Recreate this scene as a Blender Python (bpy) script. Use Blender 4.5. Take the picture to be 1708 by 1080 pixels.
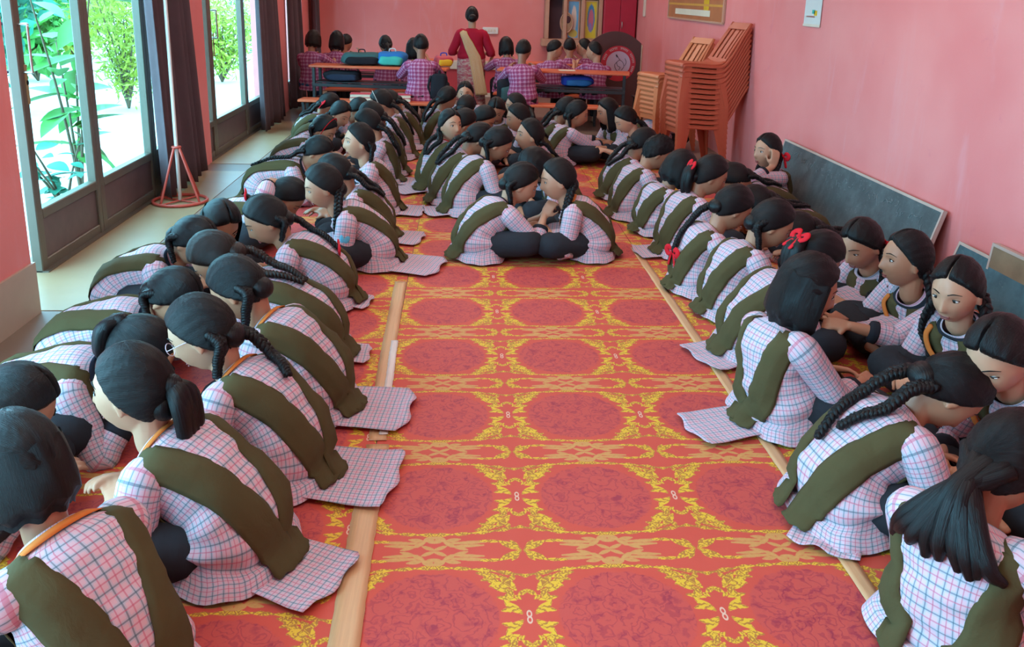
import bpy, math, random
import numpy as np
from mathutils import Matrix, Vector

for o in list(bpy.data.objects): bpy.data.objects.remove(o)
SC = bpy.context.scene
COL = SC.collection
RNG = random.Random(7)

# ------------------------------------------------------------------ camera
FPX, HCAM, CX, CY = 1450.0, 1.65, 854.0, 380.0
ROLL = math.radians(1.5)
_x, _y = 772 - CX, CY + 13
_a = _x * math.cos(ROLL) - _y * math.sin(ROLL); _b = _x * math.sin(ROLL) + _y * math.cos(ROLL)
TH = math.atan(_b / FPX); PSI = math.atan(-_a / (FPX / math.cos(TH)))
CF = np.array([math.sin(PSI) * math.cos(TH), math.cos(PSI) * math.cos(TH), -math.sin(TH)])
_R0 = np.array([math.cos(PSI), -math.sin(PSI), 0.0]); _U0 = np.cross(_R0, CF)
CR = _R0 * math.cos(ROLL) + _U0 * math.sin(ROLL); CU = _U0 * math.cos(ROLL) - _R0 * math.sin(ROLL)
CP = np.array([0, 0, HCAM])
cam_d = bpy.data.cameras.new('camera'); cam = bpy.data.objects.new('camera', cam_d); COL.objects.link(cam)
cam_d.sensor_fit = 'HORIZONTAL'; cam_d.sensor_width = 36.0
cam_d.lens = 36.0 * FPX / 1708.0
cam_d.shift_y = -(540.0 - CY) / 1708.0
cam_d.clip_start = 0.05; cam_d.clip_end = 200
m = Matrix.Identity(4)
for i in range(3):
    m[i][0] = CR[i]; m[i][1] = CU[i]; m[i][2] = -CF[i]; m[i][3] = CP[i]
cam.matrix_world = m
SC.camera = cam

def ray(u, v):
    d = CF * FPX + CR * (u - CX) + CU * (CY - v); return d / np.linalg.norm(d)
def gnd(u, v, z=0.0):
    d = ray(u, v); return CP + d * (z - HCAM) / d[2]
def onx(u, v, X):
    d = ray(u, v); return CP + d * X / d[0]
def ony(u, v, Y):
    d = ray(u, v); return CP + d * Y / d[1]

# ------------------------------------------------------------------ light
SC.view_settings.view_transform = 'Standard'
SC.view_settings.look = 'None'
SC.view_settings.gamma = 1.0
SC.view_settings.use_curve_mapping = False
SC.view_settings.exposure = 0.12
world = bpy.data.worlds.new('sky'); SC.world = world; world.use_nodes = True
bg = world.node_tree.nodes['Background']
bg.inputs[0].default_value = (0.29, 0.73, 1.0, 1); bg.inputs[1].default_value = 12.5

def area(name, loc, rot, sx, sy, power, col):
    l = bpy.data.lights.new(name, 'AREA'); l.shape = 'RECTANGLE'; l.size = sx; l.size_y = sy
    l.energy = power; l.color = col
    o = bpy.data.objects.new(name, l); COL.objects.link(o); o.location = loc; o.rotation_euler = rot
    return o
# warm fill lights added under the ceiling to brighten the hall, no real fixtures
for i, y in enumerate((1.2, 5.2, 9.2, 12.6)):
    area('overhead_fill', (0.2, y, 3.22), (0, 0, 0), 3.0, 0.5, 42, (1.0, 0.83, 0.74))
# portals only guide the sampling of the sky through the open side doors; they give off no light
for (y0, y1) in ((-1.2, 3.2), (4.4, 7.6), (8.6, 11.4), (12.2, 13.8)):
    p = area('door_portal', (-2.66, (y0 + y1) / 2, 1.3), (0, math.radians(-90), 0), 2.6, y1 - y0, 1, (1, 1, 1))
    p.data.cycles.is_portal = True

# ------------------------------------------------------------------ node helper
class NB:
    def __init__(s, name):
        s.m = bpy.data.materials.new(name); s.m.use_nodes = True
        s.t = s.m.node_tree; s.n = s.t.nodes; s.b = s.n['Principled BSDF']
    def node(s, typ, **kw):
        n = s.n.new(typ)
        for k, v in kw.items(): setattr(n, k, v)
        return n
    def put(s, sock, val):
        if isinstance(val, V): s.t.links.new(val.s, sock)
        elif hasattr(val, 'is_output'): s.t.links.new(val, sock)
        else:
            try: sock.default_value = val
            except Exception: sock.default_value = (*val, 1.0)
    def math(s, op, *a, clamp=False):
        n = s.n.new('ShaderNodeMath'); n.operation = op; n.use_clamp = clamp
        for i, v in enumerate(a): s.put(n.inputs[i], v)
        return V(s, n.outputs[0])
    def coord(s, kind='Object'):
        n = s.n.new('ShaderNodeTexCoord'); return n.outputs[kind]
    def xyz(s, vec):
        n = s.n.new('ShaderNodeSeparateXYZ'); s.put(n.inputs[0], vec)
        return [V(s, n.outputs[i]) for i in range(3)]
    def vec(s, x, y, z=0.0):
        n = s.n.new('ShaderNodeCombineXYZ')
        for i, v in enumerate((x, y, z)): s.put(n.inputs[i], v)
        return n.outputs[0]
    def scale(s, vec, sc):
        n = s.n.new('ShaderNodeMapping'); s.put(n.inputs[0], vec); n.inputs['Scale'].default_value = sc; return n.outputs[0]
    def noise(s, vec, scale=5, detail=3, rough=.55, dist=0):
        n = s.n.new('ShaderNodeTexNoise'); s.put(n.inputs['Vector'], vec); n.inputs['Scale'].default_value = scale
        n.inputs['Detail'].default_value = detail; n.inputs['Roughness'].default_value = rough; n.inputs['Distortion'].default_value = dist
        return V(s, n.outputs[0])
    def voro(s, vec, scale=5, feat='F1'):
        n = s.n.new('ShaderNodeTexVoronoi'); n.feature = feat; s.put(n.inputs['Vector'], vec); n.inputs['Scale'].default_value = scale
        return V(s, n.outputs['Distance'])
    def mix(s, f, a, b):
        n = s.n.new('ShaderNodeMix'); n.data_type = 'RGBA'
        s.put(n.inputs[0], f)
        for i, c in ((6, a), (7, b)):
            if isinstance(c, tuple): n.inputs[i].default_value = (*c[:3], 1)
            else: s.put(n.inputs[i], c)
        return n.outputs[2]
    def sstep(s, x, lo, hi):
        n = s.n.new('ShaderNodeMapRange'); n.interpolation_type = 'SMOOTHSTEP'
        s.put(n.inputs[0], x); n.inputs[1].default_value = lo; n.inputs[2].default_value = hi
        n.inputs[3].default_value = 0; n.inputs[4].default_value = 1
        return V(s, n.outputs[0])
    def bump(s, hgt, strength=.3, dist=.01):
        n = s.n.new('ShaderNodeBump'); n.inputs['Strength'].default_value = strength; n.inputs['Distance'].default_value = dist
        s.put(n.inputs['Height'], hgt); s.t.links.new(n.outputs[0], s.b.inputs['Normal'])
    def out(s, col=None, rough=.6, metal=0, spec=.5):
        if col is not None:
            if isinstance(col, tuple): s.b.inputs['Base Color'].default_value = (*col[:3], 1)
            else: s.put(s.b.inputs['Base Color'], col)
        s.put(s.b.inputs['Roughness'], rough); s.b.inputs['Metallic'].default_value = metal
        s.b.inputs['Specular IOR Level'].default_value = spec
        return s.m
class V:
    def __init__(s, nb, sock): s.nb = nb; s.s = sock
    def __add__(s, o): return s.nb.math('ADD', s, o)
    __radd__ = __add__
    def __sub__(s, o): return s.nb.math('SUBTRACT', s, o)
    def __rsub__(s, o): return s.nb.math('SUBTRACT', o, s)
    def __mul__(s, o): return s.nb.math('MULTIPLY', s, o)
    __rmul__ = __mul__
    def __truediv__(s, o): return s.nb.math('DIVIDE', s, o)
    def abs(s): return s.nb.math('ABSOLUTE', s)
    def frac(s): return s.nb.math('FRACT', s)
    def max(s, o): return s.nb.math('MAXIMUM', s, o)
    def min(s, o): return s.nb.math('MINIMUM', s, o)
    def lt(s, o): return s.nb.math('LESS_THAN', s, o)
    def gt(s, o): return s.nb.math('GREATER_THAN', s, o)
    def sqrt(s): return s.nb.math('SQRT', s)
    def sin(s): return s.nb.math('SINE', s)
    def clamp(s): return s.nb.math('ADD', s, 0.0, clamp=True)

def plain(name, col, rough=.6, metal=0, var=.12, vs=6, bump=0, bs=60, spec=.5):
    b = NB(name); co = b.coord()
    nz = b.noise(co, vs, 4)
    c = b.mix(nz, tuple(x * (1 - var) for x in col), tuple(min(1, x * (1 + var)) for x in col))
    if bump: b.bump(b.noise(co, bs, 3), bump, .004)
    return b.out(c, rough, metal, spec)

# ------------------------------------------------------------------ materials
def wall_mat():
    b = NB('pink_limewash'); co = b.coord('Object')
    st = b.noise(b.scale(co, (3.0, 3.0, .55)), 1.6, 5, .65, .6)
    bl = b.noise(co, .9, 3)
    c = b.mix(b.sstep(bl, .3, .75), (.80, .210, .200), (.86, .285, .265))
    c = b.mix(b.sstep(st, .55, .78) * .5, c, (.82, .36, .37))
    sc = b.noise(b.scale(co, (9, 9, 2.2)), 2.2, 6, .7, 1.2)
    c = b.mix(b.sstep(sc, .68, .80) * .55, c, (.84, .50, .44))
    c = b.mix(b.sstep(b.noise(co, 3.2, 5, .7), .62, .75) * .22, c, (.58, .10, .20))
    b.bump(b.noise(co, 22, 5), .15, .01)
    return b.out(c, .62, 0, .35)
def carpet_mat():
    b = NB('rose_medallion_carpet'); co = b.coord('Object')
    x, y, z = b.xyz(co)
    SX, SY = .540, .590
    w1 = (b.noise(co, 26, 2) - .5); w2 = (b.noise(b.scale(co, (1, 1, 1)), 31, 2) - .5)
    u0 = (x / SX + .5).frac() - .5; v0 = (y / SY + .5).frac() - .5
    a = u0.abs(); d = v0.abs()
    A = a * SX; D = d * SY                    # metres, mirrored
    mv = b.vec(A, D, 0.0)
    n1 = b.noise(mv, 42, 3, .6) - .5; n2 = b.noise(mv, 58, 2, .6) - .5
    leaf = b.noise(mv, 48, 2, .5, 1.0)
    # medallion
    r = (A * A + D * D).sqrt() / .186
    rr = r + n1 * .14
    rose = 1.0 - b.sstep(rr, .97, 1.03)
    wv = b.vec(x + w1 * .06, y + w2 * .06, 0.0)
    vr = b.voro(wv, 15)
    swirl = (vr * 24.0 + b.noise(co, 13, 2) * 5.0).sin() * .5 + .5
    dark = (b.sstep(b.noise(co, 20, 4, .65), .50, .68) * .7 + b.sstep(swirl, .72, .95) * .55).clamp()
    rosec = b.mix(dark, (.54, .076, .062), (.33, .034, .055))
    ground = b.mix(b.noise(co, 7, 3), (.56, .066, .044), (.62, .088, .058))
    # gold scrollwork, mirrored about every medallion
    def ell(ca, cd, ra, rd, nz=.5):
        p = (A - ca) / ra; q = (D - cd) / rd
        return 1.0 - b.sstep((p * p + q * q).sqrt() + n1 * nz, .80, 1.05)
    def seg(ax_, ay_, bx_, by_, w):
        ex, ey = bx_ - ax_, by_ - ay_; l2_ = ex * ex + ey * ey
        t = (((A - ax_) * ex + (D - ay_) * ey) / l2_).clamp()
        px = A - ax_ - t * ex; py = D - ay_ - t * ey
        ww = (1.0 - (t * 2.0 - 1.0) * (t * 2.0 - 1.0)) * w + .0022
        return 1.0 - b.sstep((px * px + py * py).sqrt() + n2 * .0045 - ww, -.001, .003)
    arc = D - .214 + A * A * .55 + n2 * .010
    wid = (A * 95.0).sin() * .0026 + .0062
    gold = 1.0 - b.sstep(arc.abs() - wid, -.001, .003)
    for q in ((.250, .014, .206, .060, .0105), (.206, .058, .228, .108, .0095), (.240, .034, .196, .026, .0065), (.236, .070, .186, .082, .0070), (.228, .106, .176, .122, .0080),
              (.238, .112, .196, .176, .0110), (.214, .118, .150, .172, .0110), (.196, .168, .128, .190, .0080), (.190, .140, .164, .128, .0050), (.170, .165, .142, .156, .0050),
              (.222, .150, .236, .176, .0060), (.216, .020, .226, .048, .0060), (.246, .090, .270, .112, .0060), (.236, .086, .250, .074, .0050),
              (.264, .292, .200, .248, .0105), (.205, .250, .140, .246, .0040), (.258, .284, .236, .248, .0060)):
        gold = gold.max(seg(*q))
    tan = seg(.0, .226, .034, .246, .0095)
    for q in ((.034, .246, .078, .238, .0065), (.0, .256, .022, .236, .0080), (.030, .250, .062, .276, .0060), (.05, .258, .165, .250, .0050), (.05, .274, .150, .268, .0040), (.0, .292, .036, .272, .0050), (.062, .276, .100, .290, .0045)):
        tan = tan.max(seg(*q))
    gold = (gold * (1.0 - rose)).clamp(); tan = (tan * (1.0 - rose)).clamp()
    goldc = b.mix(b.sstep((leaf * 22.0).sin(), -.7, .2), (.42, .17, .035), (.74, .45, .035))
    c = b.mix(rose, ground, rosec)
    c = b.mix(tan * .9, c, b.mix(b.noise(mv, 80, 2), (.50, .22, .06), (.66, .38, .12)))
    c = b.mix(gold, c, goldc)
    # pale chain link between the medallions
    c1 = (((A - .27) * (A - .27)) / .000035 + ((D - .012) * (D - .012)) / .00013).sqrt()
    link = 1.0 - b.sstep((c1 - 1.0).abs(), .22, .42)
    c = b.mix(link, c, (.72, .45, .33))
    b.bump(b.noise(co, 120, 2), .08, .003)
    return b.out(c, .62, 0, .3)
def plaid(name, base, band, line1, line2, per=.032, bandw=.30, ba=.55):
    b = NB(name); uv = b.coord('UV'); x, y, z = b.xyz(uv)
    fx = (x / per).frac(); fy = (y / per).frac()
    c = base
    n = b.noise(uv, 9, 3)
    c = b.mix(n * .25, base, tuple(k * .82 for k in base))
    for q in (fx, fy):
        c = b.mix(q.lt(bandw) * ba, c, band)
    for q in (fx, fy):
        c = b.mix(((q - bandw * .5).abs()).lt(.05) * .62, c, line1)
        c = b.mix(((q - .68).abs()).lt(.05) * .6, c, line2)
    wv = b.noise(b.scale(uv, (1, .4, 1)), 14, 3, .6, .6)
    b.bump(wv, .35, .012)
    return b.out(c, .85, 0, .2)
def cloth(name, col, bs=18, st=.4, var=.2, rough=.88):
    b = NB(name); co = b.coord()
    c = b.mix(b.noise(co, 5, 4), tuple(k * (1 - var) for k in col), tuple(k * (1 + var) for k in col))
    b.bump(b.noise(co, bs, 4, .6, .5), st, .012)
    return b.out(c, rough, 0, .2)
def hair_mat(name, col):
    b = NB(name); uv = b.coord('UV')
    st = b.noise(b.scale(uv, (90, 2.2, 1)), 3.0, 4, .65)
    c = b.mix(st, tuple(k * .5 for k in col), tuple(k * 1.6 for k in col))
    b.bump(st, .6, .005)
    m = b.out(c, .38, 0, .26)
    return m
def skin_mat(name, col):
    b = NB(name); co = b.coord()
    c = b.mix(b.noise(co, 14, 3), tuple(k * .9 for k in col), tuple(min(1, k * 1.1) for k in col))
    m = b.out(c, .46, 0, .4)
    return m

M = {}
M['wall'] = wall_mat(); M['carpet'] = carpet_mat()
M['shirt'] = plaid('pale_check_shirt', (.66, .45, .51), (.40, .46, .54), (.05, .12, .16), (.54, .12, .19), .029)
M['kshirt'] = plaid('maroon_check_shirt', (.46, .22, .36), (.36, .05, .14), (.10, .03, .09), (.60, .35, .46), .042, .52, .8)
M['sash'] = cloth('olive_sash', (.078, .060, .024), 14, .35)
M['trousers'] = cloth('charcoal_trousers', (.022, .024, .030), 14, .5)
M['navy'] = cloth('navy_cloth', (.020, .030, .055), 16, .4)
M['blueskirt'] = cloth('blue_skirt', (.030, .090, .20), 16, .5)
M['cuff'] = cloth('dark_trim', (.018, .020, .028), 20, .2)
M['hair'] = hair_mat('black_hair', (.0050, .0040, .0045)); M['hairb'] = hair_mat('brown_hair', (.016, .008, .006))
M['skin'] = skin_mat('brown_skin', (.44, .195, .110)); M['skin2'] = skin_mat('light_brown_skin', (.54, .27, .165)); M['skin3'] = skin_mat('dark_brown_skin', (.33, .135, .080))
M['lip'] = plain('lip', (.26, .065, .055), .45); M['eyew'] = plain('eye_white', (.62, .56, .52), .3, var=.02); M['iris'] = plain('dark_iris', (.012, .008, .006), .2)
M['ribbon'] = cloth('red_ribbon', (.62, .012, .022), 30, .3); M['lanyard'] = cloth('orange_lanyard', (.62, .17, .035), 40, .2)
M['skyb'] = plain('sky_blue_badge', (.10, .50, .72), .6, var=.2, vs=40)
M['spec'] = plain('spectacle_rim', (.55, .36, .40), .3)

# ------------------------------------------------------------------ mesh helpers
class MB:
    def __init__(s): s.v = []; s.f = []; s.uv = []; s.mi = []; s.n = 0
    def add(s, verts, faces, uv=None, mi=0):
        verts = np.asarray(verts, float); o = s.n
        s.v.append(verts); s.n += len(verts)
        s.uv.append(np.asarray(uv, float) if uv is not None else verts[:, :2].copy())
        s.f += [tuple(i + o for i in f) for f in faces]; s.mi += [mi] * len(faces)
    def mesh(s, name, mats, smooth=True):
        me = bpy.data.meshes.new(name)
        me.from_pydata(np.vstack(s.v).tolist(), [], s.f)
        uv = np.vstack(s.uv); lay = me.uv_layers.new(name='UVMap')
        li = np.empty(len(me.loops), dtype=np.int32); me.loops.foreach_get('vertex_index', li)
        lay.data.foreach_set('uv', uv[li].astype(np.float32).ravel())
        for mt in mats: me.materials.append(mt)
        if len(mats) > 1: me.polygons.foreach_set('material_index', np.array(s.mi, dtype=np.int32))
        me.polygons.foreach_set('use_smooth', np.full(len(me.polygons), smooth))
        me.update(); return me
    def build(s, name, mats, parent=None, loc=None, smooth=True):
        if not isinstance(mats, (list, tuple)): mats = [mats]
        o = bpy.data.objects.new(name, s.mesh(name, mats, smooth)); COL.objects.link(o)
        if parent: o.parent = parent
        if loc is not None: o.location = loc
        return o

def tag(o, label=None, cat=None, group=None, kind=None):
    if label: o['label'] = label
    if cat: o['category'] = cat
    if group: o['group'] = group
    if kind: o['kind'] = kind
    return o
def empty(name, loc, rz=0):
    o = bpy.data.objects.new(name, None); COL.objects.link(o); o.location = loc; o.rotation_euler = (0, 0, rz); o.empty_display_size = .1
    return o
def copy_tree(o, parent=None):
    c = o.copy(); COL.objects.link(c); c.parent = parent
    for ch in list(o.children): copy_tree(ch, c)
    return c

def grid_faces(n, k, closed=True, flip=False):
    f = []
    for i in range(n - 1):
        for j in range(k if closed else k - 1):
            a, b_, c, d = i * k + j, i * k + (j + 1) % k, (i + 1) * k + (j + 1) % k, (i + 1) * k + j
            f.append((a, b_, c, d) if not flip else (a, d, c, b_))
    return f
def norm(v): return v / (np.linalg.norm(v, axis=-1, keepdims=True) + 1e-9)
def smooth_path(pts, n):
    pts = np.asarray(pts, float)
    if len(pts) == 2: return pts[0] + (pts[1] - pts[0]) * np.linspace(0, 1, n)[:, None]
    P = np.vstack([2 * pts[0] - pts[1], pts, 2 * pts[-1] - pts[-2]])
    t = np.linspace(0, len(pts) - 1 - 1e-6, n); i = t.astype(int); w = (t - i)[:, None]
    p0, p1, p2, p3 = P[i], P[i + 1], P[i + 2], P[i + 3]
    return .5 * ((2 * p1) + (-p0 + p2) * w + (2 * p0 - 5 * p1 + 4 * p2 - p3) * w ** 2 + (-p0 + 3 * p1 - 3 * p2 + p3) * w ** 3)
def frames(path, up=None):
    t = norm(np.gradient(path, axis=0))
    n = len(path); X = np.zeros_like(path)
    a = np.array([0, 0, 1.0]) if up is None else np.asarray(up, float)
    if abs(t[0] @ a) > .95: a = np.array([1.0, 0, 0]) if up is None else a + np.array([.3, .2, .1])
    X[0] = norm(np.cross(t[0], a))
    for i in range(1, n):
        x = X[i - 1] - t[i] * (X[i - 1] @ t[i]); X[i] = norm(x)
    return t, X, np.cross(X, t)
def tube(mb, pts, rad, seg=10, n=None, cap=True, mi=0, up=None, flat=1.0, uvs=1.0):
    n = n or max(4, len(pts) * 4)
    rad = np.asarray(rad, float) if np.ndim(rad) else np.full(len(pts), rad)
    path = smooth_path(pts, n)
    rr = np.interp(np.linspace(0, 1, n), np.linspace(0, 1, len(rad)), rad)
    t, X, Y = frames(path, up)
    an = np.linspace(0, 2 * math.pi, seg, endpoint=False)
    ring = path[:, None] + rr[:, None, None] * (np.cos(an)[None, :, None] * X[:, None] + flat * np.sin(an)[None, :, None] * Y[:, None])
    L = np.concatenate([[0], np.cumsum(np.linalg.norm(np.diff(path, axis=0), axis=1))])
    uv = np.stack(np.broadcast_arrays((an / (2 * math.pi) * 2 * math.pi * max(rr.mean(), .01))[None], L[:, None]), -1) * uvs
    v = ring.reshape(-1, 3); fc = grid_faces(n, seg, True, True)
    uv = uv.reshape(-1, 2)
    if cap:
        v = np.vstack([v, path[0] - t[0] * rr[0] * .5, path[-1] + t[-1] * rr[-1] * .5]); uv = np.vstack([uv, uv[0], uv[-1]])
        b0, b1 = n * seg, n * seg + 1
        fc += [(b0, j, (j + 1) % seg) for j in range(seg)]
        fc += [(b1, (n - 1) * seg + (j + 1) % seg, (n - 1) * seg + j) for j in range(seg)]
    # orientation: make outward
    mb.add(v, [tuple(reversed(q)) for q in fc], uv, mi)
def ellipsoid(mb, c, r, ax=None, nu=14, nv=9, mi=0):
    c = np.asarray(c, float)
    ax = np.eye(3) if ax is None else np.asarray(ax, float)   # rows = axes
    th = np.linspace(0, math.pi, nv)[1:-1]; ph = np.linspace(0, 2 * math.pi, nu, endpoint=False)
    d = np.stack([np.outer(np.sin(th), np.cos(ph)), np.outer(np.sin(th), np.sin(ph)), np.outer(np.cos(th), np.ones(nu))], -1).reshape(-1, 3)
    d = np.vstack([d, [0, 0, 1], [0, 0, -1]])
    p = c + (d * np.asarray(r)) @ ax
    k = nv - 2; fc = [tuple(reversed(q)) for q in grid_faces(k, nu)]
    # grid_faces order goes down (theta) then phi: outward is reversed above
    fc += [(k * nu, j, (j + 1) % nu) for j in range(nu)] + [(k * nu + 1, (k - 1) * nu + (j + 1) % nu, (k - 1) * nu + j) for j in range(nu)]
    mb.add(p, fc, None, mi)
def box(mb, lo, hi, mi=0, bev=0.0):
    x0, y0, z0 = lo; x1, y1, z1 = hi
    if bev <= 0:
        v = [(x0, y0, z0), (x1, y0, z0), (x1, y1, z0), (x0, y1, z0), (x0, y0, z1), (x1, y0, z1), (x1, y1, z1), (x0, y1, z1)]
        mb.add(v, [(0, 3, 2, 1), (4, 5, 6, 7), (0, 1, 5, 4), (1, 2, 6, 5), (2, 3, 7, 6), (3, 0, 4, 7)], None, mi); return
    b = min(bev, (x1 - x0) * .45, (y1 - y0) * .45, (z1 - z0) * .45)
    v = []
    for sx, X in ((1, x0), (-1, x1)):
        for sy, Y in ((1, y0), (-1, y1)):
            for sz, Z in ((1, z0), (-1, z1)):
                v += [(X, Y + sy * b, Z + sz * b), (X + sx * b, Y, Z + sz * b), (X + sx * b, Y + sy * b, Z)]
    idx = lambda i, j, k, w: ((i * 2 + j) * 2 + k) * 3 + w
    f = []
    for i in (0, 1):
        q = [idx(i, 0, 0, 0), idx(i, 0, 1, 0), idx(i, 1, 1, 0), idx(i, 1, 0, 0)]; f.append(q if i == 0 else q[::-1])
        q = [idx(0, i, 0, 1), idx(1, i, 0, 1), idx(1, i, 1, 1), idx(0, i, 1, 1)]; f.append(q if i == 0 else q[::-1])
        q = [idx(0, 0, i, 2), idx(0, 1, i, 2), idx(1, 1, i, 2), idx(1, 0, i, 2)]; f.append(q if i == 0 else q[::-1])
    for j in (0, 1):
        for k in (0, 1):
            q = [idx(0, j, k, 1), idx(0, j, k, 2), idx(1, j, k, 2), idx(1, j, k, 1)]; f.append(q if (j + k) % 2 else q[::-1])
            q = [idx(j, 0, k, 0), idx(j, 0, k, 2), idx(j, 1, k, 2), idx(j, 1, k, 0)]; f.append(q[::-1] if (j + k) % 2 else q)
            q = [idx(j, k, 0, 0), idx(j, k, 0, 1), idx(j, k, 1, 1), idx(j, k, 1, 0)]; f.append(q if (j + k) % 2 else q[::-1])
    for i in (0, 1):
        for j in (0, 1):
            for k in (0, 1):
                q = [idx(i, j, k, 0), idx(i, j, k, 1), idx(i, j, k, 2)]; f.append(q if (i + j + k) % 2 else q[::-1])
    mb.add(v, [tuple(q) for q in f], None, mi)
def boxobj(name, lo, hi, mat, parent=None, bev=0.0, loc=None):
    b = MB(); box(b, lo, hi, 0, bev); return b.build(name, mat, parent, loc, smooth=False)
def struct(name, lo, hi, mat, bev=0.0, label=None):
    o = boxobj(name, lo, hi, mat, None, bev); tag(o, label, None, None, 'structure'); return o

# ------------------------------------------------------------------ the room
XL, XR, YB, YF, ZC = -2.40, 2.83, 14.7, -2.6, 3.3
M['floor'] = plain('grey_brown_floor', (.22, .155, .115), .45, var=.18, vs=3)
M['tan'] = plain('tan_tile', (.36, .245, .135), .4, var=.12, vs=4)
M['ceil'] = plain('white_ceiling', (.75, .70, .66), .9)
M['skirt'] = plain('tan_skirting', (.48, .36, .27), .5)
M['doorm'] = plain('brown_aluminium', (.145, .120, .090), .35, .3, var=.1)
M['doorp'] = plain('brown_door_panel', (.120, .070, .070), .4, 0, var=.3, vs=9)
M['curtain'] = cloth('plum_curtain', (.115, .072, .080), 10, .25)
M['cream'] = plain('cream_paint', (.72, .60, .48), .6)
M['redpaint'] = plain('red_paint', (.56, .050, .065), .6)
def glass_mat():
    b = NB('clear_glass'); nt = b.t
    tr = b.node('ShaderNodeBsdfTransparent'); gl = b.node('ShaderNodeBsdfGlossy'); gl.inputs['Roughness'].default_value = .03
    tr.inputs[0].default_value = (.93, .98, .97, 1)
    mx = b.node('ShaderNodeMixShader'); mx.inputs[0].default_value = .05
    nt.links.new(tr.outputs[0], mx.inputs[1]); nt.links.new(gl.outputs[0], mx.inputs[2])
    nt.links.new(mx.outputs[0], b.n['Material Output'].inputs[0]); return b.m
M['glass'] = glass_mat()

tag(struct('floor', (XL - .25, YF, -.2), (XR + .2, YB + .2, 0), M['floor']), 'grey brown hall floor beside and under the carpets')
struct('trim_1', (XL - .12, 4.36, -.001), (XL + .42, 8.0, .004), M['tan'], label='pale tan threshold tiles along the first glass door')
struct('trim_2', (XL - .12, 8.35, -.001), (XL + .42, 11.2, .004), M['tan'], label='pale tan threshold tiles along the second glass door')
tag(struct('ceiling', (XL - .25, YF, ZC), (XR + .2, YB + .2, ZC + .15), M['ceil']), 'plain white ceiling of the hall')
tag(struct('wall_right', (XR, YF, 0), (XR + .2, YB + .2, ZC), M['wall']), 'long pink wall behind the leaning boards, scuffed and stained')
tag(struct('wall_back', (XL - .25, YB, 0), (XR, YB + .2, ZC), M['wall']), 'pink end wall behind the benches')
tag(struct('wall_front', (XL - .25, YF - .2, 0), (XR + .2, YF, ZC), M['wall']), 'pink wall behind the camera')
# left wall: piers and lintel between the doors
def pier(y0, y1, x1=XL, n=[0]):
    n[0] += 1
    return struct('wall_left' if n[0] == 1 else 'wall_left.%03d' % (n[0] - 1), (XL - .25, y0, 0), (x1, y1, ZC), M['wall'])
tag(pier(YF, -1.2), 'pink wall pier beside the camera')
tag(pier(3.3, 4.33, -2.17), 'near pink pillar with tan base by the open door')
tag(pier(7.95, 8.42), 'pink pier between the first and second glass doors')
tag(pier(11.35, 12.3), 'pink pier beyond the second curtain')
tag(pier(13.55, YB), 'last pink pier in the far corner')
tag(struct('wall_left.005', (XL - .25, YF, 2.62), (XL, YB, ZC), M['wall']), 'pink lintel above the side doors')
struct('baseboard_left', (XL - .26, 3.29, 0), (-2.155, 4.345, .27), M['skirt'], label='tan base of the near pink pillar')
struct('baseboard_back', (XL, YB - .34, .44), (1.2, YB, .56), M['cream'], label='cream ledge along the foot of the end wall')
struct('trim_3', (XL, YB - .31, .06), (1.2, YB, .44), M['redpaint'], label='red painted front of the ledge under the end wall')
struct('trim_4', (XL, YB - .36, 0), (1.2, YB, .06), M['cream'], label='cream strip at the foot of the ledge')

def glass_door(n, y0, y1, splits, label, handle_y=None):
    """sliding glazed door in the left wall; splits = mullion y positions"""
    root = empty('door_%d' % n, (XL, y0, 0)); tag(root, label, None, None, 'structure')
    ys = [0.0] + [s - y0 for s in splits] + [y1 - y0]
    for i in range(len(ys) - 1):
        a, c = ys[i], ys[i + 1]; X = -.06 - .0 * i
        boxobj('stile', (X - .03, a, 0), (X + .03, a + .075, 2.6), M['doorm'], root, .006)
        boxobj('stile', (X - .03, c - .05, 0), (X + .03, c, 2.6), M['doorm'], root, .006)
        boxobj('bottom_panel', (X - .012, a + .075, .06), (X + .012, c - .05, .32), M['doorp'], root)
        boxobj('bottom_rail', (X - .025, a + .075, .0), (X + .025, c - .05, .07), M['doorm'], root, .005)
        boxobj('middle_rail', (X - .03, a + .075, .31), (X + .03, c - .05, .37), M['doorm'], root, .005)
        boxobj('top_rail', (X - .025, a + .075, 2.52), (X + .025, c - .05, 2.6), M['doorm'], root, .005)
        boxobj('pane', (X - .003, a + .07, .36), (X + .003, c - .045, 2.54), M['glass'], root)
    boxobj('sill_track', (-.13, 0, 0), (.0, y1 - y0, .012), M['doorm'], root)
    if handle_y is not None:
        hy = handle_y - y0
        for sx, mt in ((.05, 'steel'), (-.17, 'black')):
            b = MB(); x = -.06 + .03
            ox = x + (.05 if sx > 0 else -.06 - .05)
            xx = x if sx > 0 else x - .06
            tube(b, [(xx, hy, 1.16), (ox, hy, 1.16), (ox, hy, 1.18), (ox, hy, 1.40), (ox, hy, 1.42), (xx, hy, 1.42)], .008, 8, 24)
            b.build('handle', M['steel'] if sx > 0 else M['cuff'], root)
        boxobj('lock_plate', (-.032, hy + .012, .98), (-.026, hy + .038, 1.20), M['brass'], root)
        b = MB(); ellipsoid(b, (-.024, hy + .025, 1.10), (.006, .008, .014)); b.build('keyhole', M['cuff'], root)
    return root
M['steel'] = plain('steel', (.55, .52, .48), .3, .9); M['brass'] = plain('brass', (.60, .50, .25), .35, .7)
glass_door(1, 4.98, 7.95, (5.88, 6.95), 'brown framed glass door with pull handle beside the near pillar', 5.02)
glass_door(2, 8.42, 11.35, (8.72, 10.05), 'second brown framed glass door behind the middle curtain', 8.80)
glass_door(3, 12.3, 13.55, (12.9,), 'far glass door beyond the benches')

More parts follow.
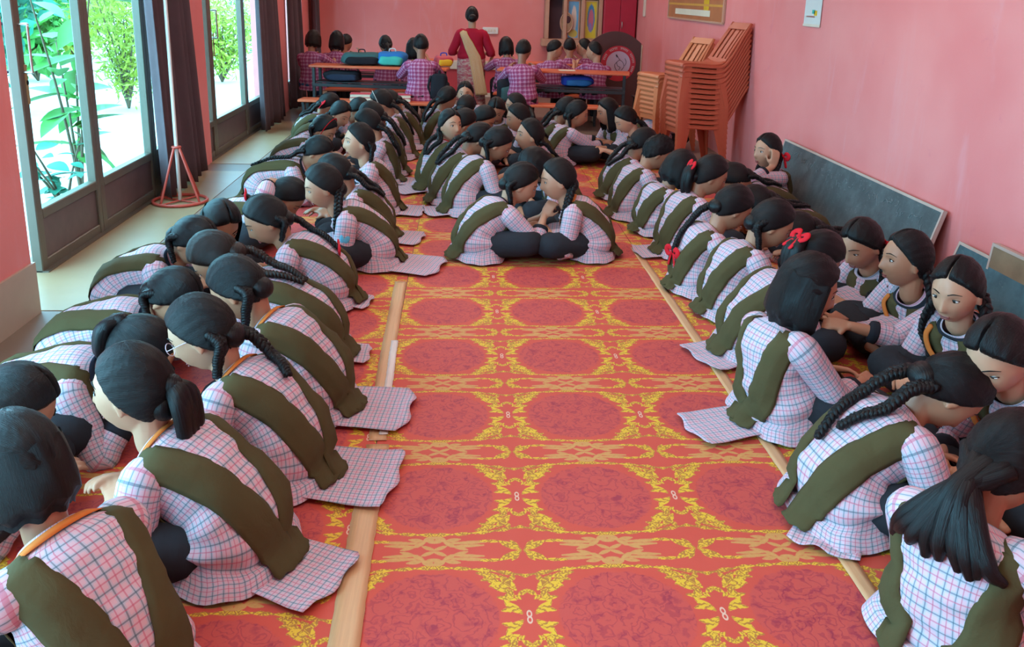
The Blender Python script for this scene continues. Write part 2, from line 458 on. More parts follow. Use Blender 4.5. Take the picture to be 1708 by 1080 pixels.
def curtain(y0, y1, ytop0, ytop1, x, label, zb=.03):
    ny, nz = 90, 16
    v = []; uv = []
    ph = RNG.random() * 6
    for k in range(nz):
        z = zb + (2.55 - zb) * k / (nz - 1); t = k / (nz - 1)
        for j in range(ny):
            s = j / (ny - 1)
            a0 = y0 + (ytop0 - y0) * t; a1 = y1 + (ytop1 - y1) * t
            yy = a0 + (a1 - a0) * s
            fold = math.sin(s * 34 + ph + .6 * math.sin(s * 9)) * (.045 * (1 - .35 * t)) + .02 * math.sin(s * 11 + ph)
            v.append((x + fold, yy + .01 * math.sin(s * 40 + t * 3), z + (.012 * math.sin(s * 30) if k == 0 else 0))); uv.append((yy, z))
    b = MB(); b.add(v, grid_faces(nz, ny, False), uv)
    root = empty('curtain', (0, 0, 0)); o = b.build('curtain_cloth', M['curtain'], root)
    md = o.modifiers.new('thick', 'SOLIDIFY'); md.thickness = .004
    b = MB(); tube(b, [(x, min(y0, ytop0) - .05, 2.56), (x, max(y1, ytop1) + .05, 2.56)], .014, 8); b.build('curtain_rod', M['steel'], root)
    tag(root, label, 'curtain', 'plum curtains at the side doors')
curtain(6.75, 7.98, 6.62, 7.62, XL + .09, 'plum curtain behind the pole stand, at the first glass door')
curtain(10.15, 11.55, 10.1, 11.2, XL + .09, 'plum curtain hanging at the far side of the second glass door')
curtain(12.25, 13.0, 12.2, 12.75, XL + .09, 'plum curtain behind the pupils at the left end of the benches')
curtain(14.05, 14.45, 14.0, 14.4, XL + .09, 'dark narrow curtain in the far left corner')

# carpets and seam tape
def carpet(x0, x1, y0, y1, label, off):
    v = [(x, y, .004) for y in (y0, y1) for x in (x0, x1)]
    b = MB(); box(b, (x0, y0, 0.0), (x1, y1, .005)); o = b.build('carpet', M['carpet'], smooth=False)
    for vt in o.data.vertices: vt.co.x -= off[0]; vt.co.y -= off[1]
    o.location = (off[0], off[1], 0); tag(o, label, 'carpet', 'printed carpet runners')
carpet(-.305, 1.175, -1.5, 10.02, 'middle red and gold rose carpet down the open aisle', (.47, 2.60))
carpet(-1.62, -.309, -1.5, 10.02, 'red and gold carpet under the row of girls nearest the doors', (-.11 - .50, 2.42))
carpet(1.179, 2.45, -1.5, 10.02, 'red and gold carpet under the girls along the right wall', (1.01, 2.60))
def tape_mat(name, col, sp):
    b = NB(name); co = b.coord(); n = b.noise(b.scale(co, (40, 1.5, 1)), 3, 3)
    c = b.mix(n, tuple(k * .8 for k in col), tuple(min(1, k * 1.2) for k in col)); return b.out(c, .4, 0, .5)
M['tape'] = tape_mat('brown_tape', (.62, .33, .16), 0); M['tapew'] = tape_mat('worn_silver_tape', (.72, .58, .52), 0)
def tape(pts, w, mat, label, zo=0.0):
    pts = np.array(pts); n = 60; p = smooth_path(pts, n)
    nv = []; uv = []
    rg = random.Random(len(label))
    for i in range(n):
        j = .004 * (rg.random() - .5)
        for s in (-1, -.33, .33, 1):
            nv.append((p[i][0] + s * w + (j if abs(s) == 1 else 0), p[i][1], zo + .0078 + .0008 * math.sin(i * 1.3 + s * 2)))
            uv.append((s * w, p[i][1]))
    b = MB(); b.add(nv, grid_faces(n, 4, False, True), uv); o = b.build('carpet_tape', mat)
    md = o.modifiers.new('thick', 'SOLIDIFY'); md.thickness = .0008
    tag(o, label, 'tape', 'strips of seam tape on the carpet')
tape([(-.275, 1.0), (-.295, 2.2), (-.300, 2.95)], .042, M['tape'], 'wide brown tape on the near part of the left carpet seam')
tape([(-.305, 2.98), (-.330, 3.6), (-.345, 4.85)], .034, M['tape'], 'brown tape strip on the far part of the left carpet seam')
tape([(-.285, 3.02), (-.300, 3.4), (-.312, 3.95)], .017, M['tapew'], 'worn silvery tape strip on the left carpet seam', .003)
tape([(1.19, 1.6), (1.185, 3.6), (1.175, 5.6)], .026, M['tape'], 'brown tape along the right carpet seam')

# ------------------------------------------------------------------ people
Zv = np.array([0, 0, 1.0])
def heading(deg):
    a = math.radians(deg); return np.array([math.cos(a), math.sin(a), 0.0]), np.array([math.sin(a), -math.cos(a), 0.0])

_HG = {}
def head_grid(nlat, nlon):
    """head shape in its own axes: x right, y forward, z up; origin mid-skull, about 0.23 m chin to crown"""
    if (nlat, nlon) in _HG: return _HG[(nlat, nlon)]
    th = np.linspace(0.0, math.pi, nlat); ph = np.linspace(0, 2 * math.pi, nlon, endpoint=False)
    d = np.stack([np.outer(np.sin(th), np.sin(ph)), np.outer(np.sin(th), np.cos(ph)), np.outer(np.cos(th), np.ones(nlon))], -1)
    x, y, z = d[..., 0] * .073, d[..., 1] * .094, d[..., 2] * .113
    low = np.clip(-d[..., 2], 0, 1)
    front = np.clip(d[..., 1], 0, 1)
    x = x * (1 - .30 * low ** 1.3)
    y = np.where(y < 0, y * (1 - .55 * low ** 1.2), y * (1 - .04 * low))
    y = y + .012 * low * front
    top = np.clip(d[..., 2], 0, 1); y = y - .006 * top
    g = lambda q, c, s: np.exp(-((q - c) / s) ** 2)
    fm = np.clip(front * 3 - .6, 0, 1)
    zz = z
    nose = np.where(zz > -.024, np.clip((.024 - zz) / .048, 0, 1) ** 1.1, np.clip((zz + .040) / .016, 0, 1))
    y = y + fm * .021 * nose * np.exp(-(x / (.0085 + .005 * np.clip((.01 - zz) / .04, 0, 1))) ** 2)
    y = y - fm * .0085 * g(np.abs(x), .031, .014) * g(zz, .012, .013)
    y = y + fm * .0030 * g(np.abs(x), .028, .022) * g(zz, .034, .010)
    y = y + fm * .0055 * g(x, 0, .021) * g(zz, -.060, .011)
    y = y - fm * .003 * g(x, 0, .03) * g(zz, -.077, .007)
    y = y + fm * .006 * g(x, 0, .022) * g(zz, -.098, .016)
    y = y + fm * .003 * g(np.abs(x), .040, .018) * g(zz, -.030, .022)
    _HG[(nlat, nlon)] = np.stack([x, y, z], -1)
    return _HG[(nlat, nlon)]
def face_y(x, z):
    p = head_grid(64, 96).reshape(-1, 3); f = p[:, 1] > 0
    q = p[f]; k = np.argsort((q[:, 0] - x) ** 2 + (q[:, 2] - z) ** 2)[:3]
    return q[k, 1].mean()
_FY = {}
def fy(x, z):
    k = (round(abs(x), 4), round(z, 4))
    if k not in _FY: _FY[k] = face_y(k[0], k[1])
    return _FY[k]
GZ = np.array([-.12, -.09, -.06, -.03, .0, .04, .07, .09, .115]); GY = np.array([-.070, -.046, -.030, -.010, .012, .038, .058, .064, .060])
GYS = np.array([-.13, -.12, -.085, -.045, .000, .036, .058, .066, .062])

def bez(P, t):
    t = np.asarray(t)[..., None]; return (1 - t) ** 3 * P[0] + 3 * (1 - t) ** 2 * t * P[1] + 3 * (1 - t) * t * t * P[2] + t ** 3 * P[3]
VK = np.array([0, .08, .2, .4, .6, .75, .84, .90, .95, 1.0])
WK = np.array([.178, .182, .165, .145, .150, .158, .160, .132, .085, .056])
DK = np.array([.135, .135, .120, .105, .112, .106, .088, .074, .060, .052])
BK = np.array([.128, .130, .118, .106, .106, .100, .086, .074, .060, .050])
class Torso:
    def __init__(s, P, bx, K, wmul=1.0, seed=0, wr=.004):
        s.P = P; s.bx = bx; s.K = K; s.w = wmul
        rg = np.random.RandomState(seed); s.ph = rg.rand(8) * 6.28; s.fr = rg.rand(8); s.wr = wr
        s.L = np.linalg.norm(np.diff(bez(P, np.linspace(0, 1, 30)), axis=0), axis=1).sum()
    def frame(s, v):
        v = np.asarray(v, float); e = 1e-3
        c = bez(s.P, np.clip(v, 0, 1)); t = norm(bez(s.P, np.clip(v, 0, 1 - e) + e) - bez(s.P, np.clip(v, 0, 1 - e)))
        X = norm(s.bx - t * (t @ s.bx)[..., None]); F = np.cross(t, X)
        return c, X, F, t
    def __call__(s, v, a, off=0.0):
        v = np.asarray(v, float); a = np.asarray(a, float); v, a = np.broadcast_arrays(v, a)
        c, X, F, t = s.frame(v)
        w = np.interp(v, VK, WK) * s.K * s.w; d = np.interp(v, VK, DK) * s.K; b = np.interp(v, VK, BK) * s.K
        sn, cs = np.sin(a), np.cos(a)
        sx = np.sign(sn) * np.abs(sn) ** .85; cy = np.sign(cs) * np.abs(cs) ** .85
        r = np.where(cs > 0, d, b)
        amp = s.wr * (1.3 - np.clip(v, 0, 1)) * np.clip((1 - v) * 6, 0, 1)
        wob = amp * (np.sin(a * 3 + v * 14 + s.ph[0]) + np.sin(v * 33 + a * 1.5 + s.ph[1]) * .7 + np.sin(a * 7 - v * 22 + s.ph[2]) * .6)
        o = (off + wob)
        return c + X * (sx * (w + o))[..., None] + F * (cy * (r + o))[..., None]

def ik(sh, tg, l1, l2, pole):
    d = tg - sh; L = np.linalg.norm(d); mx = (l1 + l2) * .985
    if L > mx: tg = sh + d / L * mx; d = tg - sh; L = mx
    L = max(L, abs(l1 - l2) + .02)
    u = d / (np.linalg.norm(d) + 1e-9); a = (l1 * l1 - l2 * l2 + L * L) / (2 * L); hh = math.sqrt(max(l1 * l1 - a * a, 0))
    p = pole - u * (pole @ u); p = p / (np.linalg.norm(p) + 1e-9)
    return sh + u * a + p * hh, tg
def hand(mb, wrist, hd, pn, side, K, curl=.5):
    """palm with four fingers and a thumb; hd forward, pn palm normal (towards the palm side), side = thumb side sign"""
    hd = norm(hd); pn = norm(pn - hd * (pn @ hd)); sd = np.cross(hd, pn) * side
    s = K
    for q in (-.022, -.008, .008, .022):
        tube(mb, [wrist + sd * q * .6 * s, wrist + hd * .04 * s + sd * q * s, wrist + hd * .082 * s + sd * q * 1.15 * s], [.014 * s, .0145 * s, .0115 * s], 8, 6)
    for k, (q, ln) in enumerate(((.030, .066), (.011, .074), (-.009, .069), (-.028, .055))):
        b = wrist + hd * .080 * s + sd * q * s; pts = [b]; dr = hd.copy(); ang = 0
        for j, fr in enumerate((.45, .32, .23)):
            ang += curl * (.55 + .25 * j) * (1 + .1 * k)
            dr = hd * math.cos(ang) + pn * math.sin(ang) + sd * (.06 * (1.5 - k))
            b = b + norm(dr) * ln * fr * s; pts.append(b)
        tube(mb, pts, [.0098 * s, .0092 * s, .0085 * s, .0065 * s], 7, 9)
    b = wrist + hd * .022 * s + sd * .026 * s
    pts = [b, b + (hd * .5 + sd * .65 + pn * .3) * .036 * s, b + (hd * .75 + sd * .45 + pn * .55) * .072 * s]
    tube(mb, pts, [.0135 * s, .0105 * s, .0075 * s], 7, 8)
def braid(mb, pts, r0, r1, twists, seg=6):
    n = max(24, int(twists * 10)); path = smooth_path(pts, n); t, X, Y = frames(path)
    tt = np.linspace(0, 1, n); rr = r0 + (r1 - r0) * tt
    for k in range(3):
        p = tt * twists * 2 * math.pi + k * 2 * math.pi / 3
        q = path + X * (np.sin(p) * rr * .72)[:, None] + Y * (np.sin(2 * p) * rr * .42)[:, None]
        tube(mb, q, rr * .60, seg, n)
def bow(mb, c, ax, K=1.0, rg=RNG):
    """ribbon bow: knot, two loops, two tails"""
    x, y, z = ax
    ellipsoid(mb, c, (.012 * K, .010 * K, .012 * K), ax, 8, 6)
    for s in (-1, 1):
        tube(mb, [c, c + x * s * .03 * K + z * .020 * K, c + x * s * .055 * K + z * .006 * K, c + x * s * .034 * K - z * .016 * K, c], [.006, .015 * K, .018 * K, .014 * K, .006], 7, 14, flat=.35, up=y)
        tube(mb, [c, c + x * s * .018 * K - z * .03 * K, c + x * s * .030 * K - z * .07 * K], [.005, .012 * K, .013 * K], 6, 8, flat=.25, up=y)

def person(u=None, v=None, z=.5, lean=.25, hd=0, hy=None, hp=35, roll=0, hair='braids', braids=(), ribbon=(), lod=1, label='', cat='person', group=None,
           mode='floor', S=None, H=None, K=1.02, skin='skin', shirt='shirt', sash=True, lanyard=False, collar=None, tail=None, hands=None, hm='hair', legs='trousers', lap=False, band=None,
           spec=False, curl=.55, bob=None, HK=None, sleeve=.45, wm=1.0, hunch=.035, part=True, sashend=True, sv=0.0, badge=None):
    fw, rt = heading(hd)
    if H is None: H = gnd(u, v, z)
    H = np.array(H, float)
    if S is None: S = np.array([H[0] - fw[0] * lean, H[1] - fw[1] * lean, 0.0])
    S = np.array(S, float); S[2] = .007 if (mode == 'floor' and S[1] < 10.1) else 0.0
    HK = HK or K * 1.15
    near, mid = lod == 0, lod == 1
    if braids is None: braids = ()
    elif hair == 'braids' and not braids: braids = B2('back', .30)
    vox = (.0062, .0093, .0130)[lod]
    seed = int(abs(H[0] * 1000 + H[1] * 3100)) % 9973
    rg = np.random.RandomState(seed)
    hy = hd if hy is None else hy
    f0, hx = heading(hy); p = math.radians(hp)
    hf = math.cos(p) * f0 - math.sin(p) * Zv; hu = math.sin(p) * f0 + math.cos(p) * Zv
    rr = math.radians(roll); hx2 = hx * math.cos(rr) - hu * math.sin(rr); hu = hu * math.cos(rr) + hx * math.sin(rr); hx = hx2
    Hc = H - S                                              # head centre, relative to the seat point
    HM = np.stack([hx, hf, hu]) * HK                        # rows: axes of the head
    hp3 = lambda q: Hc + np.asarray(q, float) @ HM
    pz = {'floor': .095, 'bench': .45, 'stand': .80}[mode] * (K if mode == 'floor' else 1)
    P0 = np.array([0, 0, pz])
    N = Hc - hu * .098 * K - Zv * .066 * K - f0 * .012 * K - hf * .022 * K
    Ls = np.linalg.norm(N - P0); tn = norm(N - P0)
    back = hunch if mode == 'floor' else .02
    P = np.array([P0, P0 + Zv * .34 * Ls - fw * back, N - norm(tn * .75 + Zv * .15 + fw * (.35 if mode == 'floor' else .05)) * .30 * Ls - fw * back * .55, N])
    T = Torso(P, rt, K, wm, seed, .0035 if mode != 'stand' else .002)
    # ---- body: head, neck, trunk, arms, hands, legs in one skin, merged by the voxel remesh
    B = MB()
    nl, nn = ((64, 96), (48, 72), (32, 48))[lod]
    hg = head_grid(nl, nn)
    hv = (hg.reshape(-1, 3)) @ HM + Hc
    B.add(hv, grid_faces(nl, nn))
    for s in (-1, 1):
        ellipsoid(B, hp3((s * .073, -.008, -.006)), (.009 * HK, .018 * HK, .031 * HK), np.stack([norm(hx - hf * s * .35), norm(hf + hx * s * .35 + hu * .15), norm(hu - hf * .15)]), 10, 8)
        ellipsoid(B, hp3((s * .076, -.002, -.030)), (.007 * HK, .009 * HK, .011 * HK), np.stack([hx, hf, hu]), 8, 6)
    cN, XN, FN, tN = T.frame(np.array([.93]))
    tube(B, [bez(P, .8), cN[0], N + hu * .01, hp3((0, -.035, -.035))], [.05 * K, .052 * K, .050 * K, .052 * K], 14, 14)
    tube(B, [P0 + Zv * .02, bez(P, .35), bez(P, .65), bez(P, .85)], [.040, .036, .036, .045], 10, 10)
    cS, XS, FS, tS = [q[0] for q in T.frame(np.array([.80]))]
    sh = {s: cS + XS * s * .150 * K * wm for s in (-1, 1)}
    l1, l2 = .245 * K, .215 * K
    if mode == 'stand': l1, l2 = .27, .235
    arms = {}
    deft = {s: P0 + rt * s * .075 + fw * (.30 + .03 * s + .5 * max(0, lean - .2)) + Zv * .075 for s in (-1, 1)}
    hands = hands or {}
    for s in (-1, 1):
        hs = hands.get('r' if s > 0 else 'l', {})
        if 'w' in hs: tg = np.array(hs['w'], float) - S
        elif 'head' in hs: tg = hp3(hs['head'])
        elif 'loc' in hs: q = hs['loc']; tg = rt * q[0] + fw * q[1] + Zv * q[2]
        else: tg = deft[s]
        pole = rt * s * .55 - Zv * .7 - fw * .25
        if 'pole' in hs: q = hs['pole']; pole = rt * q[0] + fw * q[1] + Zv * q[2]
        el, wr = ik(sh[s], tg, l1, l2, pole)
        arms[s] = (sh[s], el, wr)
        tube(B, [sh[s], sh[s] * .5 + el * .5, el], [.042 * K, .040 * K, .034 * K], 10, 8)
        tube(B, [el, el * .55 + wr * .45, wr], [.034 * K, .031 * K, .022 * K], 10, 8)
        fd = norm(wr - el)
        if 'dir' in hs: q = hs['dir']; fd = norm(rt * q[0] + fw * q[1] + Zv * q[2])
        elif mode == 'floor': fd = norm(fd + fw * .5 - rt * s * .35 - Zv * .15)
        pn = -Zv * .8 - rt * s * .5
        if 'pn' in hs: q = hs['pn']; pn = rt * q[0] + fw * q[1] + Zv * q[2]
        hand(B, wr, fd, pn, -s, K * .98, hs.get('curl', curl))
    # legs
    if mode == 'floor':
        LP = []
        for s in (-1, 1):
            kz = (.115 if s < 0 else .125) * K
            hip = rt * s * .085 + Zv * .09 * K; kn = rt * s * .235 * K + fw * .255 * K + Zv * kz
            an = -rt * s * .05 + fw * (.30 + .035 * s) * K + Zv * (.065 + .025 * (s > 0))
            LP.append((hip, kn, an))
            tube(B, [hip, (hip + kn) / 2, kn], [.034, .032, .030], 8, 8); tube(B, [kn, (kn + an) / 2, an], [.030, .028, .028], 8, 8)
            ft = an - rt * s * .06 - fw * .0
            tube(B, [an, ft, ft - rt * s * .09 + fw * .015 - Zv * .012], [.030, .032, .022], 8, 8, flat=.7)
    elif mode == 'bench':
        LP = []
        for s in (-1, 1):
            hip = rt * s * .085 + Zv * pz; kn = rt * s * .10 + fw * .38 + Zv * (pz + .01); an = rt * s * .10 + fw * .33 + Zv * .07
            LP.append((hip, kn, an))
            tube(B, [hip, (hip + kn) / 2, kn], [.04, .04, .038], 8, 8); tube(B, [kn, (kn + an) / 2, an], [.038, .038, .032], 8, 8)
            tube(B, [an - fw * .03 - Zv * .02, an + fw * .06 - Zv * .035, an + fw * .14 - Zv * .045], [.035, .034, .022], 8, 8)
    else:
        LP = []
        for s in (-1, 1):
            hip = rt * s * .08 + Zv * pz; kn = rt * s * .08 + fw * .02 + Zv * pz * .52; an = rt * s * .08 + Zv * .07
            LP.append((hip, kn, an))
            tube(B, [hip, kn, an], [.07, .05, .035], 8, 12); tube(B, [an - Zv * .03, an + fw * .08 - Zv * .045, an + fw * .15 - Zv * .05], [.035, .034, .025], 8, 8)
    body = B.build('person', M[skin], None, S)
    md = body.modifiers.new('merge', 'REMESH'); md.mode = 'VOXEL'; md.voxel_size = vox; md.use_smooth_shade = True
    md = body.modifiers.new('soften', 'SMOOTH'); md.factor = .5; md.iterations = (2, 2, 1)[lod]
    tag(body, label, cat, group)
    # ---- face
    Lp = MB(); ax = np.stack([hx, hf, hu])
    shut = .55 if hp > 28 else 1.0
    for s in (-1, 1):
        E_ = MB(); I_ = MB(); Bw = MB()
        ey = fy(.031, .010)
        ellipsoid(E_, hp3((s * .031, ey - .001, .010)), (.0135 * HK, .0050 * HK, .0062 * HK * shut), ax, 12, 8)
        ellipsoid(I_, hp3((s * .031, ey + .0022, .0095)), (.0062 * HK, .0032 * HK, .0062 * HK * shut), ax, 10, 7)
        tube(I_, [hp3((s * .017, ey + .000, .011)), hp3((s * .031, ey + .0042, .0105 + .0062 * shut)), hp3((s * .046, ey - .005, .011))], .0016 * HK, 6, 8)
        tube(Bw, [hp3((s * .014, fy(.014, .035) + .001, .0350)), hp3((s * .032, fy(.032, .038) + .0012, .0385)), hp3((s * .050, fy(.050, .029) + .001, .0285))], [.0026 * HK, .0030 * HK, .0014 * HK], 6, 10, flat=.6)
        ey_o = E_.build('eye', M['eyew'], body); I_.build('iris', M['iris'], ey_o); Bw.build('eyebrow', M[hm], body)
    yl = fy(0, -.06)
    ellipsoid(Lp, hp3((0, yl - .0030, -.0565)), (.019 * HK, .0052 * HK, .0046 * HK), ax, 12, 8); ellipsoid(Lp, hp3((0, yl - .0035, -.0645)), (.016 * HK, .0058 * HK, .0052 * HK), ax, 12, 8)
    Lp.build('lips', M['lip'], body)
    if spec:
        q = MB()
        for s in (-1, 1):
            an = np.linspace(0, 2 * math.pi, 17)
            tube(q, [hp3((s * .033 + .023 * math.cos(t), fy(.031, .01) + .016, .008 + .019 * math.sin(t))) for t in an], .0017, 6, 34)
            tube(q, [hp3((s * .056, fy(.031, .01) + .016, .012)), hp3((s * .076, .02, .012)), hp3((s * .078, -.02, .004))], .0017, 6, 12)
        tube(q, [hp3((-.010, fy(.031, .01) + .018, .010)), hp3((.010, fy(.031, .01) + .018, .010))], .0017, 6, 5)
        q.build('spectacles', M['spec'], body)
    # ---- hair
    hl, hn = ((56, 112), (40, 72), (28, 48))[lod]
    g = head_grid(hl, hn).reshape(-1, 3)
    bound = np.interp(g[:, 2], GZ, GYS if hair in ('short',) else GY)
    e = (bound - g[:, 1]) / .011
    th_ = .0125 if hair != 'short' else .010
    if hair in ('bob', 'long'): th_ = .018
    cover = np.clip(e, -1, 1)
    cover = np.where(cover > 0, cover ** .5, cover)
    offs = np.where(cover > 0, cover * th_, cover * .022)
    if part and hair != 'short':
        pm = np.exp(-(g[:, 0] / .0030) ** 2) * np.clip((g[:, 2] - .035) / .03, 0, 1) * np.clip((g[:, 1] + .035) / .03, 0, 1)
        offs = offs - pm * .0135
    strand = np.sin(np.arctan2(g[:, 0], g[:, 2] + .03) * 26 + rg.rand() * 6 + 6 * g[:, 1] / .1) * .0009 + rg.randn(len(g)) * (.0004 if hair != 'curly' else .003)
    offs = offs + np.where(cover > 0, strand, 0)
    rad = norm(g * np.array([1.3, .9, .85])); hvv = (g + rad * offs[:, None]) @ HM + Hc
    keep = cover > -.9; fc = [q for q in grid_faces(hl, hn) if keep[q[0]] or keep[q[2]]]
    uvh = np.stack([np.arctan2(g[:, 0], g[:, 2] + .02) / 3.0, g[:, 1] * 4], -1)
    hb = MB(); hb.add(hvv, fc, uvh)
    if hair in ('bob', 'long'):
        ln = bob or (-.15 if hair == 'bob' else -.26)
        na, nz = 44, 16
        for lay in range(2):
            vv = []; uu = []
            for i in range(nz):
                t = i / (nz - 1); zz = .045 + (ln - .045) * t - 0.0
                for j in range(na):
                    an = math.radians(62 + (298 - 62) * j / (na - 1))
                    fl = 1 + .10 * math.sin(t * 2.6) - (.16 if lay else 0) + .012 * math.sin(j * .9 + i * .2)
                    if t > .8: fl *= 1 - .25 * (t - .8) / .2 * (0 if lay else 1)
                    q = np.array([math.sin(an) * .088 * fl, math.cos(an) * .100 * fl - .008 + .006 * t, zz + .006 * math.sin(j * .9)])
                    w = hp3(q)
                    dz = t * t * .35; low = hp3((q[0], q[1], .02)) - Zv * (.02 - q[2]) * HK
                    vv.append(w * (1 - dz) + low * dz); uu.append((j * .09, zz * 2))
            hb.add(vv, grid_faces(nz, na, False, lay == 0), uu)
    if hair == 'bun':
        ellipsoid(hb, hp3((0, -.098, -.035)), (.052 * HK, .040 * HK, .050 * HK), ax, 18, 12)
    if hair == 'ponytail':
        d0 = hp3((0, -.10, .005)); dn = norm(-hf * .7 - Zv * .6)
        ellipsoid(hb, d0 + dn * .004, (.030 * HK, .026 * HK, .030 * HK), ax, 12, 8)
        for k in range(9):
            an = k * 2.4; sp = .020 + .010 * rg.rand(); o_ = hx * math.cos(an) * sp + hu * math.sin(an) * sp * .6; ln = .15 + .05 * rg.rand()
            tube(hb, [d0 + o_ * .4, d0 + dn * .045 + o_ * 1.5 - Zv * .02, d0 + dn * .06 + o_ * 1.6 - Zv * ln * .6, d0 + dn * .045 + o_ * .9 + rg.randn(3) * .008 - Zv * ln], [.016 * HK, .022 * HK, .020 * HK, .004], 8, 14)
    if hair in ('ponytail', 'bun', 'loose') or (hair == 'braids' and braids):
        ellipsoid(hb, hp3((0, -.075, -.045)), (.050 * HK, .032 * HK, .040 * HK), ax, 14, 9)
    if hair == 'loose':
        d0 = hp3((0, -.09, -.02)); tb = norm(d0 - T(.8, math.pi)) if False else None
        for k in range(9):
            s = (k - 4) / 4.0
            b0 = hp3((s * .055, -.085 + .02 * abs(s), -.02 + .02 * rg.rand()))
            e0 = T(.80 - .05 * rg.rand(), math.pi + s * .55, .03) + Zv * .005
            e1 = T(.70 - .06 * rg.rand(), math.pi + s * .85 + rg.randn() * .10, .020)
            tube(hb, [b0, b0 * .5 + e0 * .5 - hf * .03, e0, e1], [.020 * HK, .028, .025, .011], 8, 16)
    hairo = hb.build('hair', M[hm], body)
    for k, (side, how, ln) in enumerate(braids):
        b0 = hp3((side * .052, -.062, -.040)); out = rt * side
        if how == 'hang':
            pts = [hp3((side * .058, -.045, .0)), b0 + hx * side * .022, b0 + hx * side * .026 - Zv * ln * .45 + f0 * .01, b0 + hx * side * .022 - Zv * ln + f0 * .02]
        elif how == 'front':
            e0 = T(.86, math.radians(55) * side, .035); pts = [b0, b0 * .4 + e0 * .6 + out * .02 + Zv * .02, e0, T(.70, math.radians(32) * side, .03), T(.70, math.radians(32) * side, .03) - Zv * ln * .45]
        elif how == 'loop':
            pts = [b0, b0 + hx * side * .03 - Zv * .07, b0 + hx * side * .045 - Zv * .15, b0 + hx * side * .055 - Zv * .07, b0 + hx * side * .05 + Zv * .0]
        else:
            a0 = math.pi - side * .30
            pts = [b0, b0 * .45 + T(.90, a0, .045) * .55 - hf * .02, T(.80, a0, .032), T(.80 - .55 * ln, a0 + .1 * side, .030), T(max(.05, .80 - 1.1 * ln), a0 + .25 * side, .030)]
        bm = MB(); braid(bm, pts, .0200 * HK, .0115 * HK, 5.0 + ln * 9, 7 if near else 5)
        if k in ribbon or 'all' in ribbon:
            bo = bm.build('braid', M[hm], hairo)
            q = MB(); bow(q, np.asarray(pts[-1]), np.stack([norm(rt + fw * .2), norm(np.cross(Zv, rt)), Zv]), 1.15); q.build('ribbon', M['ribbon'], bo)
        else: bm.build('braid', M[hm], hairo)
    if 'top' in ribbon:
        q = MB(); bow(q, hp3((.055, -.07, -.02)), ax, 1.1); q.build('ribbon', M['ribbon'], hairo)
    if 'topl' in ribbon:
        q = MB(); bow(q, hp3((-.070, -.075, -.035)), ax, 1.2); q.build('ribbon', M['ribbon'], hairo)
    if 'back' in ribbon:
        q = MB(); bow(q, hp3((0, -.125, -.005)), ax, 1.1); q.build('ribbon', M['ribbon'], hairo)
    if band:
        q = MB(); tube(q, [hp3((math.sin(t) * .090, .030 - .012 * math.cos(t), .012 + math.cos(t) * .118)) for t in np.linspace(-1.75, 1.75, 15)], .0065, 6, 40, flat=.45)
        q.build('hair_band', M[band], hairo)
    # ---- shirt
    na, nv = ((52, 40), (36, 28), (26, 20))[lod]
    vs = np.linspace(0, 1, nv); an = np.linspace(0, 2 * math.pi, na + 1)
    VV, AA = np.meshgrid(vs, an, indexing='ij')
    pts = T(VV, AA, .010)
    if mode == 'floor': pts[..., 2] = np.maximum(pts[..., 2], .016)
    Lm = T.L
    uv = np.stack([AA / (2 * math.pi) * .96 * K, VV * Lm], -1)
    sb = MB()
    rows = [pts]; uvr = [uv]
    if mode == 'floor':
        for kk, (fl, zz, dv) in enumerate(((1.10, .055, -.05), (1.22, .013, -.11))):
            ex = pts[0].copy(); ce = ex.mean(0); ex = ce + (ex - ce) * fl; ex[:, 2] = zz + .004 * np.sin(an * 9 + seed); ex -= fw * .01
            rows.insert(0, ex[None]); u2 = uv[:1].copy(); u2[..., 1] = dv; uvr.insert(0, u2)
    elif mode == 'bench':
        ex = pts[0].copy(); ce = ex.mean(0); ex = ce + (ex - ce) * 1.06; ex[:, 2] -= .06
        rows.insert(0, ex[None]); u2 = uv[:1].copy(); u2[..., 1] = -.06; uvr.insert(0, u2)
    pp = np.concatenate(rows); uu = np.concatenate(uvr); nr = len(pp)
    sb.add(pp.reshape(-1, 3), grid_faces(nr, na + 1, False, True), uu.reshape(-1, 2))
    for s in (-1, 1):
        a0, el, wr = arms[s]; e2 = el + (wr - el) * sleeve
        inn = cS + XS * s * .10 * K * wm
        tube(sb, [inn, a0 + XS * s * .004, (a0 + el) / 2, el, (el + e2) / 2, e2], np.array([.058, .064, .060, .055, .052, .050]) * K, 18 if near else 12, 24 if near else 16, cap=True, uvs=1.0)
    so = sb.build('shirt', M[shirt], body)
    for s in (-1, 1):
        if sleeve <= 0: continue
        a0, el, wr = arms[s]; e2 = el + (wr - el) * sleeve; e3 = el + (wr - el) * min(1, sleeve + .10)
        q = MB(); tube(q, [e2 - (e3 - e2) * .2, e3], np.array([.0525, .050]) * K, 14, 4); q.build('cuff', M['cuff'] if shirt == 'shirt' else M[shirt], so)
    if badge:
        sd_, bc = badge; a0, el, wr = arms[sd_]; q = MB(); cm = a0 * .6 + el * .4; od = norm(rt * sd_ + Zv * .35)
        ellipsoid(q, cm + od * .056 * K, (.030, .006, .034), np.stack([norm(np.cross(od, el - a0)), od, norm(el - a0)]), 14, 8); q.build('badge', M[bc], so)
    if collar:
        q = MB(); aa = np.linspace(0, 2 * math.pi, 40)
        r1 = T(np.full(40, .945), aa, .014); r2 = T(np.full(40, .985), aa, .016); r3 = T(np.full(40, .97), aa, .004)
        q.add(np.concatenate([r1, r2, r3]), grid_faces(3, 40, False, True)); q.build('collar', M[collar], so)
